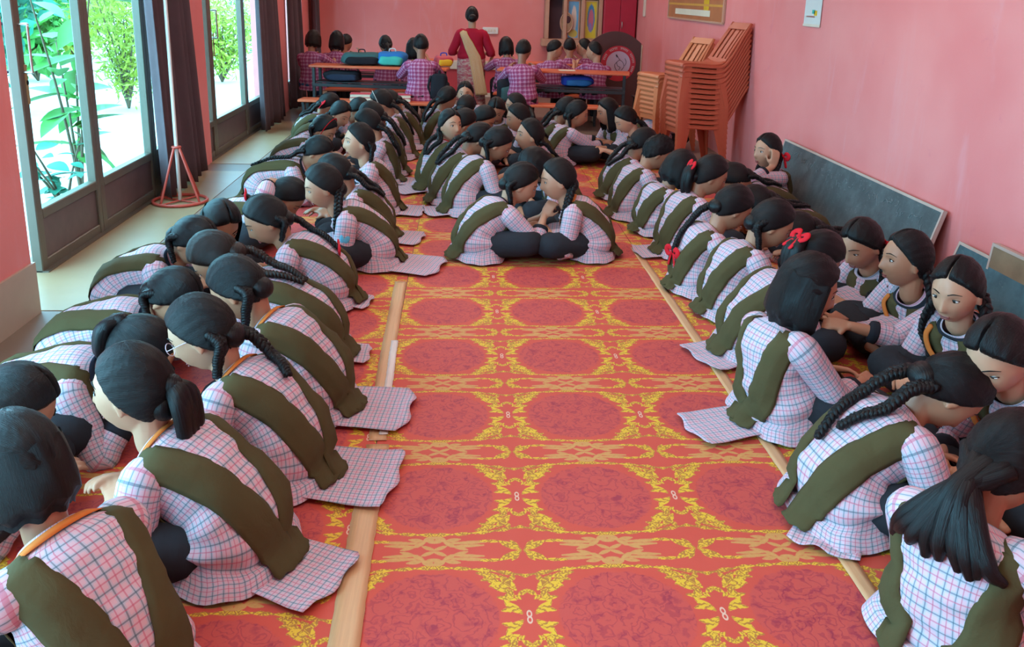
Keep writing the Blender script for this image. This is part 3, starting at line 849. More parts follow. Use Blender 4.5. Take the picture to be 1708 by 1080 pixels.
    if lanyard:
        q = MB()
        aa = np.radians(np.linspace(-150, 150, 30) + 180); vc = np.interp(np.abs(np.linspace(-150, 150, 30)), [0, 60, 110, 150], [.965, .955, .90, .70])
        r1 = T(vc - .022, aa, .022); r2 = T(vc + .022, aa, .024)
        q.add(np.concatenate([r1, r2]), grid_faces(2, 30, False, True))
        for s_ in (-1, 1):
            tube(q, [T(np.array([vq]), np.array([math.radians(aq) * s_]), .040)[0] for vq, aq in ((.955, 62), (.90, 40), (.78, 24), (.60, 14), (.42, 4))], .011, 8, 20, flat=.25, up=fw)
        o = q.build('lanyard', M['lanyard'], body)
        o.modifiers.new('thick', 'SOLIDIFY').thickness = .002
    # ---- olive sash: one band over each shoulder, meeting low on the back
    if sash:
        nt, nw = (34, 9) if lod < 2 else (24, 6)
        ctrl_v = [.08, .40, .72, .86, .915, .885, .78, .50, .22, .04]
        ctrl_a = [30, 30, 36, 52, 88, 116, 128, 138, 153, 170]
        tt = np.linspace(0, 1, nt); vc = np.interp(tt, np.linspace(0, 1, 10), ctrl_v); ac = np.radians(np.interp(tt, np.linspace(0, 1, 10), np.array(ctrl_a) - sv * np.array([0, 0, 0, 0, 0, .3, .7, 1, 1, .6])))
        ker = np.array([.25, .5, .25])
        for _ in range(2):
            vc[1:-1] = np.convolve(vc, ker, 'same')[1:-1]; ac[1:-1] = np.convolve(ac, ker, 'same')[1:-1]
        hw = np.interp(tt, [0, .3, .45, .6, .85, 1], [.076, .074, .046, .052, .062, .060]) * K
        for s in (-1, 1):
            q = MB(); a1 = ac * s; e = 2e-3
            pc = T(vc, a1, .018); dv = (T(vc + e, a1, .018) - pc) / e; da = (T(vc, a1 + e, .018) - pc) / e
            tg = norm(np.gradient(pc, axis=0)); nrm = norm(np.cross(da, dv)); sd = np.cross(nrm, tg)
            rows = []
            for w in np.linspace(-1, 1, nw):
                dlt = sd * (w * hw)[:, None]
                # solve dlt = dv*x + da*y
                g11 = (dv * dv).sum(1); g12 = (dv * da).sum(1); g22 = (da * da).sum(1); b1 = (dlt * dv).sum(1); b2 = (dlt * da).sum(1)
                det = g11 * g22 - g12 * g12 + 1e-9; x = (b1 * g22 - b2 * g12) / det; y = (b2 * g11 - b1 * g12) / det
                x = np.clip(x, -.22, .22); y = np.clip(y, -.75, .75)
                of = .012 + .008 * (1 - w * w) + .0016 * math.cos(w * 14 + 2 * s) + .014 * np.exp(-((tt - .45) / .12) ** 2) + .0025 * math.cos(w * 9 + s) + .006 * (s > 0) * (tt > .8)
                rows.append(T(np.clip(vc + x, .0, .955), a1 + y, of))
            R_ = np.array(rows).transpose(1, 0, 2)
            if mode == 'floor':
                R_[..., 2] = np.maximum(R_[..., 2], .022)
                if sashend:
                    ce = R_[-1].mean(0); ex = []
                    for t, zz, bk in ((1, .060, .022), (2, .026, .040), (3, .020, .056)):
                        row = ce + (R_[-1] - ce) * np.array([1.05, 1.05, 0]) - fw * bk
                        row[:, 2] = np.minimum(R_[-1][:, 2], zz) + (.008 * np.sin(np.linspace(0, 6, nw) + seed) ** 2 if t > 1 else 0) + .005
                        ex.append(row)
                    R_ = np.concatenate([R_, np.array(ex)])
            n_ = len(R_)
            q.add(R_.reshape(-1, 3), grid_faces(n_, nw, False, s < 0))
            o = q.build('sash_band', M['sash'], body); o.modifiers.new('thick', 'SOLIDIFY').thickness = .0025
    # ---- trousers
    if legs and mode != 'stand':
        q = MB()
        for s, (hip, kn, an_) in zip((-1, 1), LP):
            if mode == 'floor':
                tube(q, [hip + fw * .03, hip * .5 + kn * .5 + Zv * .005, kn, kn * .5 + an_ * .5 + Zv * .005, an_ + rt * s * .02], np.array([.095, .092, .085, .076, .050]) * K, 14, 26, flat=.92)
            else:
                tube(q, [hip - fw * .08, hip * .5 + kn * .5, kn + fw * .01, kn * .5 + an_ * .5, an_ + Zv * .03], np.array([.090, .088, .074, .066, .055]) * K, 12, 22)
        if mode == 'bench': ellipsoid(q, P0 - fw * .01 - Zv * .005, (.165 * K, .13 * K, .085), np.stack([rt, fw, Zv]), 18, 10)
        o = q.build('trousers' if legs != 'blueskirt' else 'skirt', M[legs], body)
    if lap:
        q = MB(); nx, ny = 14, 12; vv = []
        for i in range(ny):
            for j in range(nx):
                xx = (j / (nx - 1) - .5) * .40; yy = .08 + i / (ny - 1) * .26
                zz = .185 - .32 * max(0, abs(xx) - .12) - .25 * max(0, yy - .22) + .006 * math.sin(xx * 40 + seed) + .01 * math.sin(yy * 22)
                vv.append(rt * xx + fw * yy + Zv * zz * K)
        q.add(vv, grid_faces(ny, nx, False), [(j * .03, i * .024) for i in range(ny) for j in range(nx)])
        o = q.build('shirt_front', M[shirt], so); o.modifiers.new('thick', 'SOLIDIFY').thickness = .003
    # ---- shirt tail spread on the carpet behind
    if tail:
        ang, ln, wd = tail
        d0, r0 = heading(ang); nx, ny = 16, 14; vv = []; uu = []
        for i in range(ny):
            for j in range(nx):
                xx = (j / (nx - 1) - .5) * wd * (1 + .12 * i / ny); t = i / (ny - 1)
                dd = .10 + ln * t * (1 + .03 * math.sin(j * .9 + seed) - .10 * (abs(j / (nx - 1) - .5) * 2) ** 4)
                zz = .0125 + .010 * (1 - t) + .005 * abs(math.sin(xx * 26 + seed + t * 2)) * (1 - .3 * t) + (.012 * max(0, t - .8) * 5 * max(0, math.sin(j * .55 + seed)))
                vv.append(d0 * dd + r0 * xx + Zv * zz); uu.append((xx, dd))
        q = MB(); q.add(vv, grid_faces(ny, nx, False), uu); o = q.build('shirt_tail', M[shirt], so); o.modifiers.new('thick', 'SOLIDIFY').thickness = .002
    return body, T, P, LP, fw, rt

GL = 'girls with their backs to the left side of the aisle'; GO = 'girls by the side doors facing the aisle'; GC = 'girls in the middle group'
GR = 'girls with their backs to the right side of the aisle'; GW = 'girls along the right wall'; GK = 'younger pupils on the benches'
B2 = lambda how, ln: ((-1, how, ln), (1, how, ln))
# left line, near to far, facing the doors
person(34, 778, .58, .22, 152, 150, 20, HK=1.06, hair='bob', bob=-.115, lod=0, lanyard=True, hands={'l': {'head': (-.06, .10, -.10), 'curl': 1.0}}, label='girl nearest the camera on the left, centre parting, hand at her chin', group=GL)
person(222, 650, .515, .29, 165, 172, 8, hair='ponytail', lod=0, lanyard=True, part=False, tail=(-25, .26, .26), skin='skin2', label='girl with a thick ponytail looking left, second from the camera on the left', group=GL)
person(338, 556, .505, .28, 165, 178, 30, hair='braids', braids=((-1, 'hang', .12), (1, 'back', .2)), lod=0, lanyard=True, spec=True, tail=(-8, .30, .34), skin='skin2', label='girl wearing spectacles, bent over, third from the camera on the left', group=GL)
person(398, 482, .490, .30, 165, 165, 40, hair='braids', braids=((-1, 'hang', .14),), lod=0, lanyard=True, tail=(-5, .30, .34), label='bent girl with a short side braid just beyond the girl in spectacles', group=GL)
person(362, 432, .45, .44, 170, 175, 55, hair='braids', lod=1, hm='hairb', tail=(0, .16, .2), label='brown-haired girl bowed so far that mostly her rounded back shows', group=GL)
person(445, 367, .46, .31, 178, 195, 35, hair='braids', braids=((-1, 'hang', .10), (1, 'back', .38)), ribbon=(1,), lod=1, tail=(-10, .14, .2), label='girl with a long braid and red ribbon lying down her back', group=GL)
person(540, 311, .50, .29, 188, 195, 22, hair='braids', braids=((-1, 'front', .25), (1, 'front', .2)), lod=1, tail=(-15, .34, .36), skin='skin2', lap=True, badge=(-1, 'skyb'), label='upright girl with a thin braid hanging in front, sky-blue badge on her sleeve', group=GL)
person(560, 290, .45, .24, 180, 180, 40, hair='braids', lod=1, tail=(-10, .25, .3), label='girl hidden behind the upright girl with the thin front braid', group=GL)
person(599, 236, .55, .14, 186, 200, 5, hair='braids', braids=((-1, 'hang', .2),), lod=1, skin='skin2', tail=(-5, .25, .3), label='girl with raised face looking towards the doors, wide sash down her back', group=GL)
person(614, 208, .52, .12, 180, 185, 30, hair='braids', lod=2, tail=(0, .2, .3), label='girl directly behind the one with the raised face', group=GL)
person(621, 194, .54, .15, 180, 185, 35, hair='braids', lod=2, label='bent girl in front of the girl with the white hair band', group=GL)
person(637, 172, .56, .17, 182, 190, 30, hair='braids', braids=((-1, 'back', .4),), band='eyew', lod=1, label='girl with a thin white hair band near the far end of the left line', group=GL)
person(650, 170, .50, .20, 180, 180, 50, hair='braids', lod=2, label='last girl of the left line, only her pale back showing', group=GL)
# outer left line, near to far, facing right
person(25, 676, .40, .30, 0, 0, 45, hair='braids', lod=0, label='girl at the left edge of the picture, only dark hair showing', group=GO)
person(228, 582, .36, .45, 0, -5, 62, hair='ponytail', lod=0, collar='navy', part=False, label='girl bowed low over her knees behind the girl with the ponytail', group=GO)
person(288, 495, .36, .42, 0, -15, 50, hair='braids', braids=((1, 'hang', .13),), ribbon=(0,), lod=0, collar='navy', label='bowed girl with a braid by her cheek and dark collar, second nearest the doors', group=GO)
person(322, 402, .39, .36, 0, -15, 50, hair='braids', braids=((1, 'hang', .12),), lod=1, collar='navy', skin='skin', label='bowed girl with a dark collar and bare neck near the door threshold', group=GO)
person(368, 374, .40, .26, -20, -50, 40, hair='long', lod=1, bob=-.14, label='girl with loose hair round her face between two bowed girls by the door', group=GO)
person(478, 328, .34, .42, 0, 0, 60, hair='braids', braids=((1, 'back', .1),), ribbon=(0,), lod=1, hands={'r': {'head': (.03, -.12, -.03), 'curl': .3}}, label='girl in a pale shirt bowed with one hand on her neck', group=GO)
person(530, 254, .40, .44, 0, -10, 45, hair='braids', braids=((1, 'back', .5),), lod=1, collar='navy', label='bowed girl with a long dark braid trailing over her back beside the pole stand', group=GO)
person(540, 216, .42, .34, 0, -20, 40, hair='braids', braids=((1, 'hang', .12),), band='ribbon', lod=1, label='girl with a red hair band bending over her work', group=GO)
person(568, 190, .42, .34, 0, -35, 35, hair='braids', lod=1, skin='skin2', label='girl with lowered face behind the red hair band', group=GO)
person(548, 175, .42, .25, 20, 20, 40, hair='braids', ribbon=('top',), lod=2, label='girl with a red ribbon in her hair below the bench end', group=GO)
person(598, 184, .42, .26, -10, -30, 40, hair='braids', lod=2, skin='skin2', label='farthest girl of the door-side line, face turned down', group=GO)
# middle group
person(868, 306, .47, .29, 20, 5, 32, hair='braids', braids=((1, 'hang', .17),), lod=1, collar='navy', lap=True, skin='skin2',
       hands={'r': {'loc': (.10, .42, .26), 'dir': (0, .5, .8), 'curl': 1.0}, 'l': {'loc': (-.02, .45, .22), 'dir': (0, .5, .6), 'curl': 1.0}}, label='girl in front of the middle group facing right, braid by her cheek, hands raised', group=GC)
person(931, 300, .50, .23, 172, 185, 15, hair='braids', braids=((-1, 'front', .2),), lod=1, lap=True, lanyard=True, skin='skin2', label='girl in front of the middle group facing left, brown sash down her back', group=GC)
person(829, 240, .53, .27, 20, 0, 40, hair='braids', braids=((1, 'hang', .17),), lod=1, collar='navy', tail=(190, .2, .3), label='bent girl with a braid by her ear behind the girl with raised hands', group=GC)
person(797, 232, .51, .25, 20, 20, 50, hair='braids', lod=1, label='girl with rounded pale back, second of those facing right in the middle', group=GC)
person(751, 209, .55, .15, 35, -55, 2, hair='braids', lod=1, collar='ribbon', skin='skin2', tail=(200, .25, .3), label='girl turning her face to the camera at the left of the middle group', group=GC)
person(773, 206, .50, .20, 20, 20, 35, hair='braids', lod=2, label='girl hidden behind the one who looks at the camera', group=GC)
person(884, 226, .52, .16, 195, 190, 2, hair='braids', braids=((-1, 'back', .4),), lod=1, skin='skin2', label='smiling girl in profile with a dark sash, facing left in the middle', group=GC)
person(894, 276, .42, .22, 190, 195, 50, hair='long', bob=-.16, lod=1, label='girl with loose hair bowed low behind the front pair', group=GC)
person(864, 197, .50, .22, 190, 190, 15, hair='braids', lod=2, label='girl in profile behind the smiling girl', group=GC)
person(806, 199, .47, .20, 5, -20, 40, hair='braids', lod=2, label='girl with lowered head in the centre of the middle group', group=GC)
person(777, 180, .46, .15, 60, 60, 35, hair='braids', lod=2, label='girl in an olive sash with her back turned, below the saree hem', group=GC)
person(776, 156, .52, .10, 250, 265, 8, hair='braids', lod=2, skin='skin2', label='girl facing the camera just in front of the woman in the saree', group=GC)
person(745, 165, .50, .15, 30, 30, 30, hair='braids', lod=2, label='dark-haired girl at the right end of the left bench', group=GC)
person(828, 183, .46, .10, 250, 262, 40, hair='braids', lod=2, label='girl bowed towards the camera in the far middle', group=GC)
person(860, 177, .47, .18, 190, 190, 10, hair='loose', lod=2, skin='skin2', label='girl facing left in front of the right bench', group=GC)
# far right of the middle
person(962, 190, .50, .16, 12, -5, 20, hair='braids', braids=((-1, 'hang', .1), (1, 'hang', .1)), lod=1, lap=True, hands={'r': {'loc': (.05, .48, .20), 'curl': .4}, 'l': {'loc': (-.06, .50, .20), 'curl': .4}}, label='girl facing right with outstretched hands below the right bench', group=GC)
person(944, 184, .51, .17, 12, 10, 30, hair='braids', lod=2, label='girl partly hidden behind the girl with outstretched hands', group=GC)
person(1013, 187, .50, .18, 200, 195, 15, hair='long', bob=-.17, lod=2, skin='skin2', label='girl with long loose hair facing left below the bench end', group=GC)
person(1044, 200, .47, .24, 190, 190, 35, hair='braids', lod=1, lanyard=True, lap=True, hands={'r': {'loc': (.05, .48, .18), 'curl': .4}, 'l': {'loc': (-.05, .46, .17), 'curl': .4}}, skin='skin2', label='girl in an olive vest facing left, holding out her hands', group=GC)
person(1102, 182, .44, .12, 60, 10, 30, hair='long', bob=-.13, lod=2, skin='skin3', label='girl sitting alone by the stacked chairs', group=GC)
# right line, far to near, facing the wall
person(1072, 240, .46, .20, 12, 10, 35, hair='braids', lod=2, label='farthest girl of the right aisle line', group=GR)
person(1096, 255, .50, .20, 10, 0, 40, hair='curly', lod=1, label='girl with frizzy tied hair, second from the far end of the right aisle line', group=GR)
person(1133, 283, .46, .16, 10, 10, 30, hair='bob', bob=-.11, part=False, lod=1, label='girl with wavy short hair on the right side of the aisle', group=GR)
person(1184, 293, .53, .18, 10, 0, 30, hair='ponytail', part=False, ribbon=('back',), lod=1, tail=(185, .2, .26), label='girl with a low ponytail and wide olive sash, right of the aisle', group=GR)
person(1221, 347, .49, .18, 5, 10, 40, hair='braids', braids=((-1, 'back', .42),), ribbon=(0,), part=False, lod=1, label='girl with one long braid tied with a red bow down her back', group=GR)
person(1286, 374, .50, .20, 5, -8, 35, hair='braids', braids=((1, 'hang', .13), (-1, 'hang', .12)), lod=1, skin='skin', label='bent girl in profile with a braid by her ear, right of the aisle', group=GR)
person(1362, 430, .48, .29, 5, 5, 50, hair='ponytail', ribbon=('back',), lod=1, tail=(200, .2, .3), label='bent girl with a red-tied bun of hair behind the girl with the bob', group=GR)
person(1346, 482, .565, .07, 12, -5, 22, hair='bob', part=False, lod=0, bob=-.15, tail=(195, .30, .24), label='girl with a chin-length black bob and olive sash, right of the aisle', group=GR)
person(1582, 652, .45, .31, 2, -8, 62, hair='braids', part=False, braids=((-1, 'back', .42), (1, 'back', .30)), lod=0, sv=14, tail=(235, .16, .2), skin='skin', label='girl bowed low with two loose plaits thrown over her pale checked back', group=GR)
person(1682, 772, .53, .10, 28, 20, 30, hair='loose', part=False, lod=0, sv=22, label='girl nearest the camera on the right with loose wavy hair', group=GR)
# wall line, far to near, facing left
person(1280, 252, .50, .06, 185, 200, 5, hair='braids', braids=((-1, 'front', .3), (1, 'front', .3)), ribbon=('all', 'topl'), lod=1, skin='skin2', lap=True, hands={'l': {'head': (-.098, .030, -.085), 'curl': .5, 'pole': (-.5, .6, -.8), 'dir': (.0, -.15, 1), 'pn': (1, 0, 0)}}, label='girl with red ribbons holding a hand to her ear at the end of the chalkboard', group=GW)
person(1226, 300, .36, .35, 180, 180, 60, hair='braids', lod=2, label='girl bowed low below the stacked chairs', group=GW)
person(1262, 340, .34, .38, 180, 180, 65, hair='braids', lod=1, label='girl bowed low in front of the chalkboard, behind the girl with the long braid', group=GW)
person(1333, 388, .33, .38, 180, 180, 65, hair='braids', lod=1, collar='cuff', label='girl with dark collar bowed almost to the floor in front of the chalkboard', group=GW)
person(1437, 407, .46, .14, 192, 205, 32, hair='braids', braids=((-1, 'front', .2), (1, 'loop', .2)), ribbon=('all', 'topl'), lod=1, lap=True, skin='skin2', label='girl with red ribbons and lowered eyes between two heads near the chalkboard end', group=GW)
person(1512, 433, .50, .17, 192, 178, 5, hair='braids', braids=((-1, 'front', .12), (1, 'back', .2)), lod=0, lanyard=True, lap=True, collar='cuff', label='girl in profile with orange lanyard in front of the chalkboard corner', group=GW,
       hands={'l': {'loc': (-.08, .50, .22), 'curl': 1.0}, 'r': {'loc': (.10, .40, .14)}})
person(1596, 484, .55, .22, 200, 215, 20, hair='braids', braids=((-1, 'front', .2), (1, 'front', .2)), lod=0, lanyard=True, lap=True, collar='cuff', skin='skin2', label='girl with calm lowered face and twin plaits in front of the small chalkboard', group=GW)
person(1668, 592, .58, .28, 195, 205, 38, hair='braids', lod=0, lanyard=True, lap=True, skin='skin2', label='girl with a clear centre parting bending down at the right edge of the picture', group=GW)

# ------------------------------------------------------------------ younger pupils on the benches and the woman in the saree
M['blouse'] = cloth('crimson_blouse', (.42, .012, .035), 20, .2)
def saree_mat():
    b = NB('pink_cream_saree'); uv = b.coord('UV'); x, y, z = b.xyz(uv)
    n = b.noise(b.scale(uv, (6, 14, 1)), 3, 3, .6, 1.0)
    c = b.mix(b.sstep(n, .42, .6), (.62, .42, .34), (.55, .10, .14))
    c = b.mix(((y * 9.0).frac()).lt(.25) * .6, c, (.50, .06, .10)); b.bump(n, .3, .01); return b.out(c, .7)
def pallu_mat():
    b = NB('cream_gold_pallu'); uv = b.coord('UV'); x, y, z = b.xyz(uv)
    c = b.mix(((x * 11.0).frac()).lt(.45), (.70, .50, .32), (.68, .36, .10)); c = b.mix((x * 11.0 + .5).frac().lt(.12), c, (.60, .12, .10)); return b.out(c, .65)
M['saree'] = saree_mat(); M['pallu'] = pallu_mat()
def kid(u, v, Y, hd, hy, hp, hair, label, legs='trousers', hm='hair', skin='skin', front=False, lod=2, K=.92, **kw):
    H = ony(u, v, Y); fw, _ = heading(hd); S = (H[0] - fw[0] * .06, H[1] - fw[1] * .06, 0)
    return person(H=H, S=S, hd=hd, hy=hy, hp=hp, hair=hair, label=label, group=GK, mode='bench', legs=legs, hm=hm, skin=skin, lod=lod, K=K, sash=False, shirt='kshirt', sleeve=.02,
                  hands=kw.pop('hands', {'r': {'loc': (.16, .34, .78), 'curl': .5}, 'l': {'loc': (-.16, .34, .78), 'curl': .5}}), **kw)
kid(702, 76, 10.52, 92, 95, 10, 'short', 'boy in a maroon checked shirt sitting on the front left bench, back to the camera', skin='skin3', lod=1, K=.98)
kid(690, 80, 11.75, 88, 80, 10, 'long', 'long-haired pupil hidden behind the boy on the left bench', bob=-.16)
kid(523, 67, 11.62, 75, 65, 15, 'bob', 'curly brown-haired pupil in a blue skirt at the left end of the benches', legs='blueskirt', hm='hairb', bob=-.09, part=False, lod=1)
kid(562, 68, 11.95, 85, 80, 20, 'bob', 'black-haired pupil second from the left end of the benches', bob=-.13, part=False)
kid(577, 72, 12.55, 90, 60, 20, 'short', 'pupil half hidden beyond the black-haired girl on the benches')
kid(643, 75, 11.80, 95, 110, 25, 'loose', 'girl pupil behind the blue-green school bag on the left desk')
kid(873, 85, 10.38, 88, 70, 15, 'short', 'boy in a maroon checked shirt sitting on the front right bench, back to the camera', skin='skin3', lod=1, K=.98)
kid(844, 78, 11.75, 95, 100, 20, 'bob', 'pupil with dark bobbed hair beside the woman in the saree', bob=-.12)
kid(925, 83, 11.30, 60, 10, 15, 'short', 'boy with his face turned right behind the right desk', skin='skin2')
kid(950, 79, 11.95, 90, 90, 10, 'short', 'boy seen from behind between the two boys turning to each other')
kid(974, 80, 12.0, 100, 160, 5, 'short', 'boy with his face turned left below the picture shelf', skin='skin2')
kid(991, 86, 11.25, 95, 150, 5, 'short', 'boy nearest the round emblem on the brown board', skin='skin2', lod=1)

def woman():
    H = ony(787, 27, 12.0); hd = 88
    b_, T, P, LP, fw, rt = person(H=H, S=(H[0] - .0, H[1] - .02, 0), hd=hd, hy=95, hp=8, hair='bun', part=False, label='standing woman in a crimson blouse and pink saree with a gold-striped end', cat='person',
        mode='stand', lod=1, K=1.0, HK=1.06, shirt='blouse', sash=False, legs=None, sleeve=.15, skin='skin2', hands={'r': {'loc': (.15, .20, .84)}, 'l': {'loc': (-.15, .20, .84)}})
    q = MB(); vv = []; uu = []; nz, na = 22, 44
    for i in range(nz):
        t = i / (nz - 1); z = .02 + t * .90
        w = np.interp(t, [0, .3, .7, .9, 1], [.20, .185, .195, .185, .150]); d = np.interp(t, [0, .3, .7, .9, 1], [.17, .15, .155, .14, .12])
        for j in range(na):
            a = 2 * math.pi * j / na; f = 1 + .05 * math.sin(a * 9 + 2 * t) * (1 - t) + .02 * math.sin(a * 4 + t * 8)
            vv.append(rt * math.sin(a) * w * f + fw * (math.cos(a) * d * f + .0) + Zv * z); uu.append((a / 6.28 * 1.2, z))
    q.add(vv, grid_faces(nz, na, True, True), uu); q.build('saree_skirt', M['saree'], b_)
    q = MB(); n, k = 34, 9; rows = []
    for i in range(n):
        t = i / (n - 1)
        if t < .25: vq = np.interp(t, [0, .12, .25], [.80, .93, .86]); aq = np.interp(t, [0, .12, .25], [-40, -90, -140])
        else: vq = np.interp(t, [.25, .55], [.86, .10]); aq = np.interp(t, [.25, .55], [-140, -195])
        row = []
        for j in range(k):
            s = j / (k - 1) - .5
            if t < .55: p = T(np.array([vq + (-.05 * s if t < .25 else 0)]), np.array([math.radians(aq) + s * (.75 if t > .2 else .3)]), .022)[0]
            else:
                p0 = T(np.array([.10]), np.array([math.radians(-195) + s * .75]), .022)[0]; e = (t - .55) / .45
                p = p0 + rt * .10 * e - fw * (.05 * e) - Zv * .50 * e
            p = p + fw * (-.006) * math.cos(j * 2.2); row.append(p)
        rows.append(row)
    q.add(np.array(rows).reshape(-1, 3), grid_faces(n, k, False), [(j / (k - 1), i / n) for i in range(n) for j in range(k)])
    o = q.build('saree_end', M['pallu'], b_); o.modifiers.new('thick', 'SOLIDIFY').thickness = .006
woman()

# ------------------------------------------------------------------ bench desks
M['orange'] = plain('orange_laminate', (.66, .125, .045), .4, var=.15); M['frame'] = plain('dark_steel_tube', (.030, .026, .028), .4, .3)
def bench_desk(xl, yl, xr, yr, label, shelf=True):
    """seat plank nearest the camera, desk top beyond it, two steel end frames"""
    c = np.array([(xl + xr) / 2, (yl + yr) / 2]); L = math.hypot(xr - xl, yr - yl); rz = math.atan2(yr - yl, xr - xl)
    r = empty('bench_desk', (c[0], c[1], 0), rz); h = L / 2
    boxobj('seat_plank', (-h, -.13, .365), (h, .13, .395), M['orange'], r, .006)
    boxobj('desk_top', (-h, .36, .725), (h, .70, .755), M['orange'], r, .006)
    boxobj('book_shelf', (-h + .06, .38, .545), (h - .06, .68, .56), M['frame'], r, .003)
    boxobj('front_rail', (-h + .04, .35, .50), (h - .04, .375, .54), M['frame'], r, .003)
    for s in (-1, 1):
        x = s * (h - .06); w = .018
        boxobj('leg', (x - w, -.10, 0), (x + w, -.064, .366), M['frame'], r, .003)
        boxobj('leg', (x - w, .064, 0), (x + w, .10, .366), M['frame'], r, .003)
        boxobj('leg', (x - w, .36, 0), (x + w, .396, .726), M['frame'], r, .003)
        boxobj('leg', (x - w, .64, 0), (x + w, .676, .726), M['frame'], r, .003)
        boxobj('floor_rail', (x - w, -.12, .03), (x + w, .68, .062), M['frame'], r, .003)
        boxobj('cross_rail', (x - w + .002, -.12, .34), (x + w - .002, .66, .364), M['frame'], r, .003)
    tag(r, label, 'bench', 'orange bench desks'); return r
bench_desk(-1.90, 10.42, -.23, 10.22, 'front left orange bench desk with a boy and school bags')
bench_desk(.36, 10.40, 1.95, 10.12, 'front right orange bench desk with boys, beside the woman in the saree')
bench_desk(-2.05, 11.62, -.40, 11.55, 'second orange bench desk on the left, behind the school bags')
bench_desk(.42, 11.50, 1.80, 11.30, 'second orange bench desk on the right, below the picture shelf')

# ------------------------------------------------------------------ school bags and books
def bag(loc, size, rz, mats, label, flat=False, strap=True):
    r = empty('school_bag', loc, rz); sx, sy, sz = size
    def lump(name, c, rr, mt, e=.55, n=(22, 14)):
        b = MB(); th = np.linspace(0, math.pi, n[1]); ph = np.linspace(0, 2 * math.pi, n[0], endpoint=False)
        f = lambda v: np.sign(v) * np.abs(v) ** e
        d = np.stack([np.outer(f(np.sin(th)), f(np.cos(ph))), np.outer(f(np.sin(th)), f(np.sin(ph))), np.outer(f(np.cos(th)), np.ones(n[0]))], -1).reshape(-1, 3)
        wob = 1 + .05 * np.sin(d[:, :1] * 5 + d[:, 2:] * 4 + sx * 40)
        b.add(np.array(c) + d * np.array(rr) * wob, grid_faces(n[1], n[0])); return b.build(name, mt, r)
    lump('bag_body', (0, 0, sz / 2), (sx / 2, sy / 2, sz / 2), mats[0])
    p = lump('front_pocket', (0, -sy * .38, sz * .38), (sx * .40, sy * .22, sz * .32), mats[1])
    b = MB(); tube(b, [(-sx * .32, -sy * .30, sz * .80), (0, -sy * .44, sz * .72), (sx * .32, -sy * .30, sz * .80)], .006, 6); b.build('zip', mats[2], r)
    b = MB(); tube(b, [(-.04, 0, sz * .97), (-.03, 0, sz + .03), (.03, 0, sz + .03), (.04, 0, sz * .97)], .008, 6); b.build('handle', mats[2], r)
    if strap:
        for s in (-1, 1):
            b = MB(); tube(b, [(s * sx * .28, sy * .46, sz * .92), (s * sx * .34, sy * .62, sz * .55), (s * sx * .30, sy * .48, sz * .1)], .016, 6, 14, flat=.35); b.build('strap', mats[2], r)
    tag(r, label, 'bag', 'school bags on the benches')
M['teal'] = cloth('grey_teal_nylon', (.05, .11, .11), 20, .3); M['blue'] = cloth('bright_blue_nylon', (.03, .16, .42), 20, .3); M['green'] = cloth('mint_nylon', (.06, .42, .34), 20, .3)
M['black'] = cloth('black_nylon', (.015, .015, .020), 20, .3); M['yellow'] = cloth('yellow_nylon', (.70, .42, .03), 20, .3); M['royal'] = cloth('royal_blue_nylon', (.03, .06, .42), 20, .3)
def at(u, v, Y, z): p = ony(u, v, Y); return (p[0], Y, z)
bag(at(604, 110, 10.95, .757), (.50, .30, .15), .1, (M['teal'], M['black'], M['cuff']), 'grey-green school bag lying on the front left desk')
bag(at(655, 118, 10.92, .757), (.36, .28, .17), -.1, (M['blue'], M['green'], M['eyew']), 'bright blue and mint school bag on the front left desk')
bag(at(740, 118, 10.95, .757), (.22, .20, .13), .3, (M['redpaint'], M['yellow'], M['royal']), 'red, yellow and blue school bag at the right end of the left desk')
bag(at(733, 150, 10.38, .397), (.17, .20, .32), 1.4, (M['black'], M['black'], M['cuff']), 'black school bag standing on the seat beside the boy on the left bench')
bag(at(846, 150, 10.40, .397), (.24, .20, .28), .2, (M['black'], M['teal'], M['steel']), 'black school bag at the left end of the right bench')
bag(at(962, 152, 10.80, .562), (.40, .24, .13), .1, (M['royal'], M['blue'], M['cuff']), 'royal blue school bag on the shelf under the right desk', strap=False)
bag(at(572, 145, 10.86, .562), (.46, .24, .13), 0, (M['black'], M['navy'], M['cuff']), 'black school bag on the shelf under the left desk', strap=False)
M['paper'] = plain('page_edges', (.74, .66, .50), .8)
def book(loc, size, rz, mt, label):
    r = empty('book', loc, rz); x, y, z = size
    boxobj('pages', (-x / 2 + .004, -y / 2 + .002, .003), (x / 2 - .004, y / 2 - .006, z - .003), M['paper'], r)
    boxobj('cover', (-x / 2, -y / 2, 0), (x / 2, y / 2, .003), mt, r); boxobj('cover', (-x / 2, -y / 2, z - .003), (x / 2, y / 2, z), mt, r)
    boxobj('spine', (-x / 2, y / 2 - .005, .003), (x / 2, y / 2 - .002, z - .003), mt, r)
    tag(r, label, 'book', 'books on the left bench')
for i, (u, Y, z, nm) in enumerate(((606, 10.34, .396, 'lower red book by itself at the left on the front left bench seat'), (606, 10.34, .436, 'upper red book of the left pair on the front left bench seat'), (664, 10.32, .396, 'lower red book beside the boy on the front left bench seat'), (664, 10.32, .436, 'upper red book beside the boy on the front left bench seat'))):
    p = ony(u, 160, Y); book((p[0], Y, z), (.30, .20, .038), .05 * (i % 2), M['redpaint'], nm.replace(' by itself', ' of the pair'))
p = ony(870 + 75, 118, 10.75); b = MB(); box(b, (-.10, -.07, 0), (.10, .07, .004)); o = b.build('paper_sheet', M['paper'], None, (p[0], 10.72, .757), smooth=False); tag(o, 'white sheet of paper lying on the right desk', 'paper')

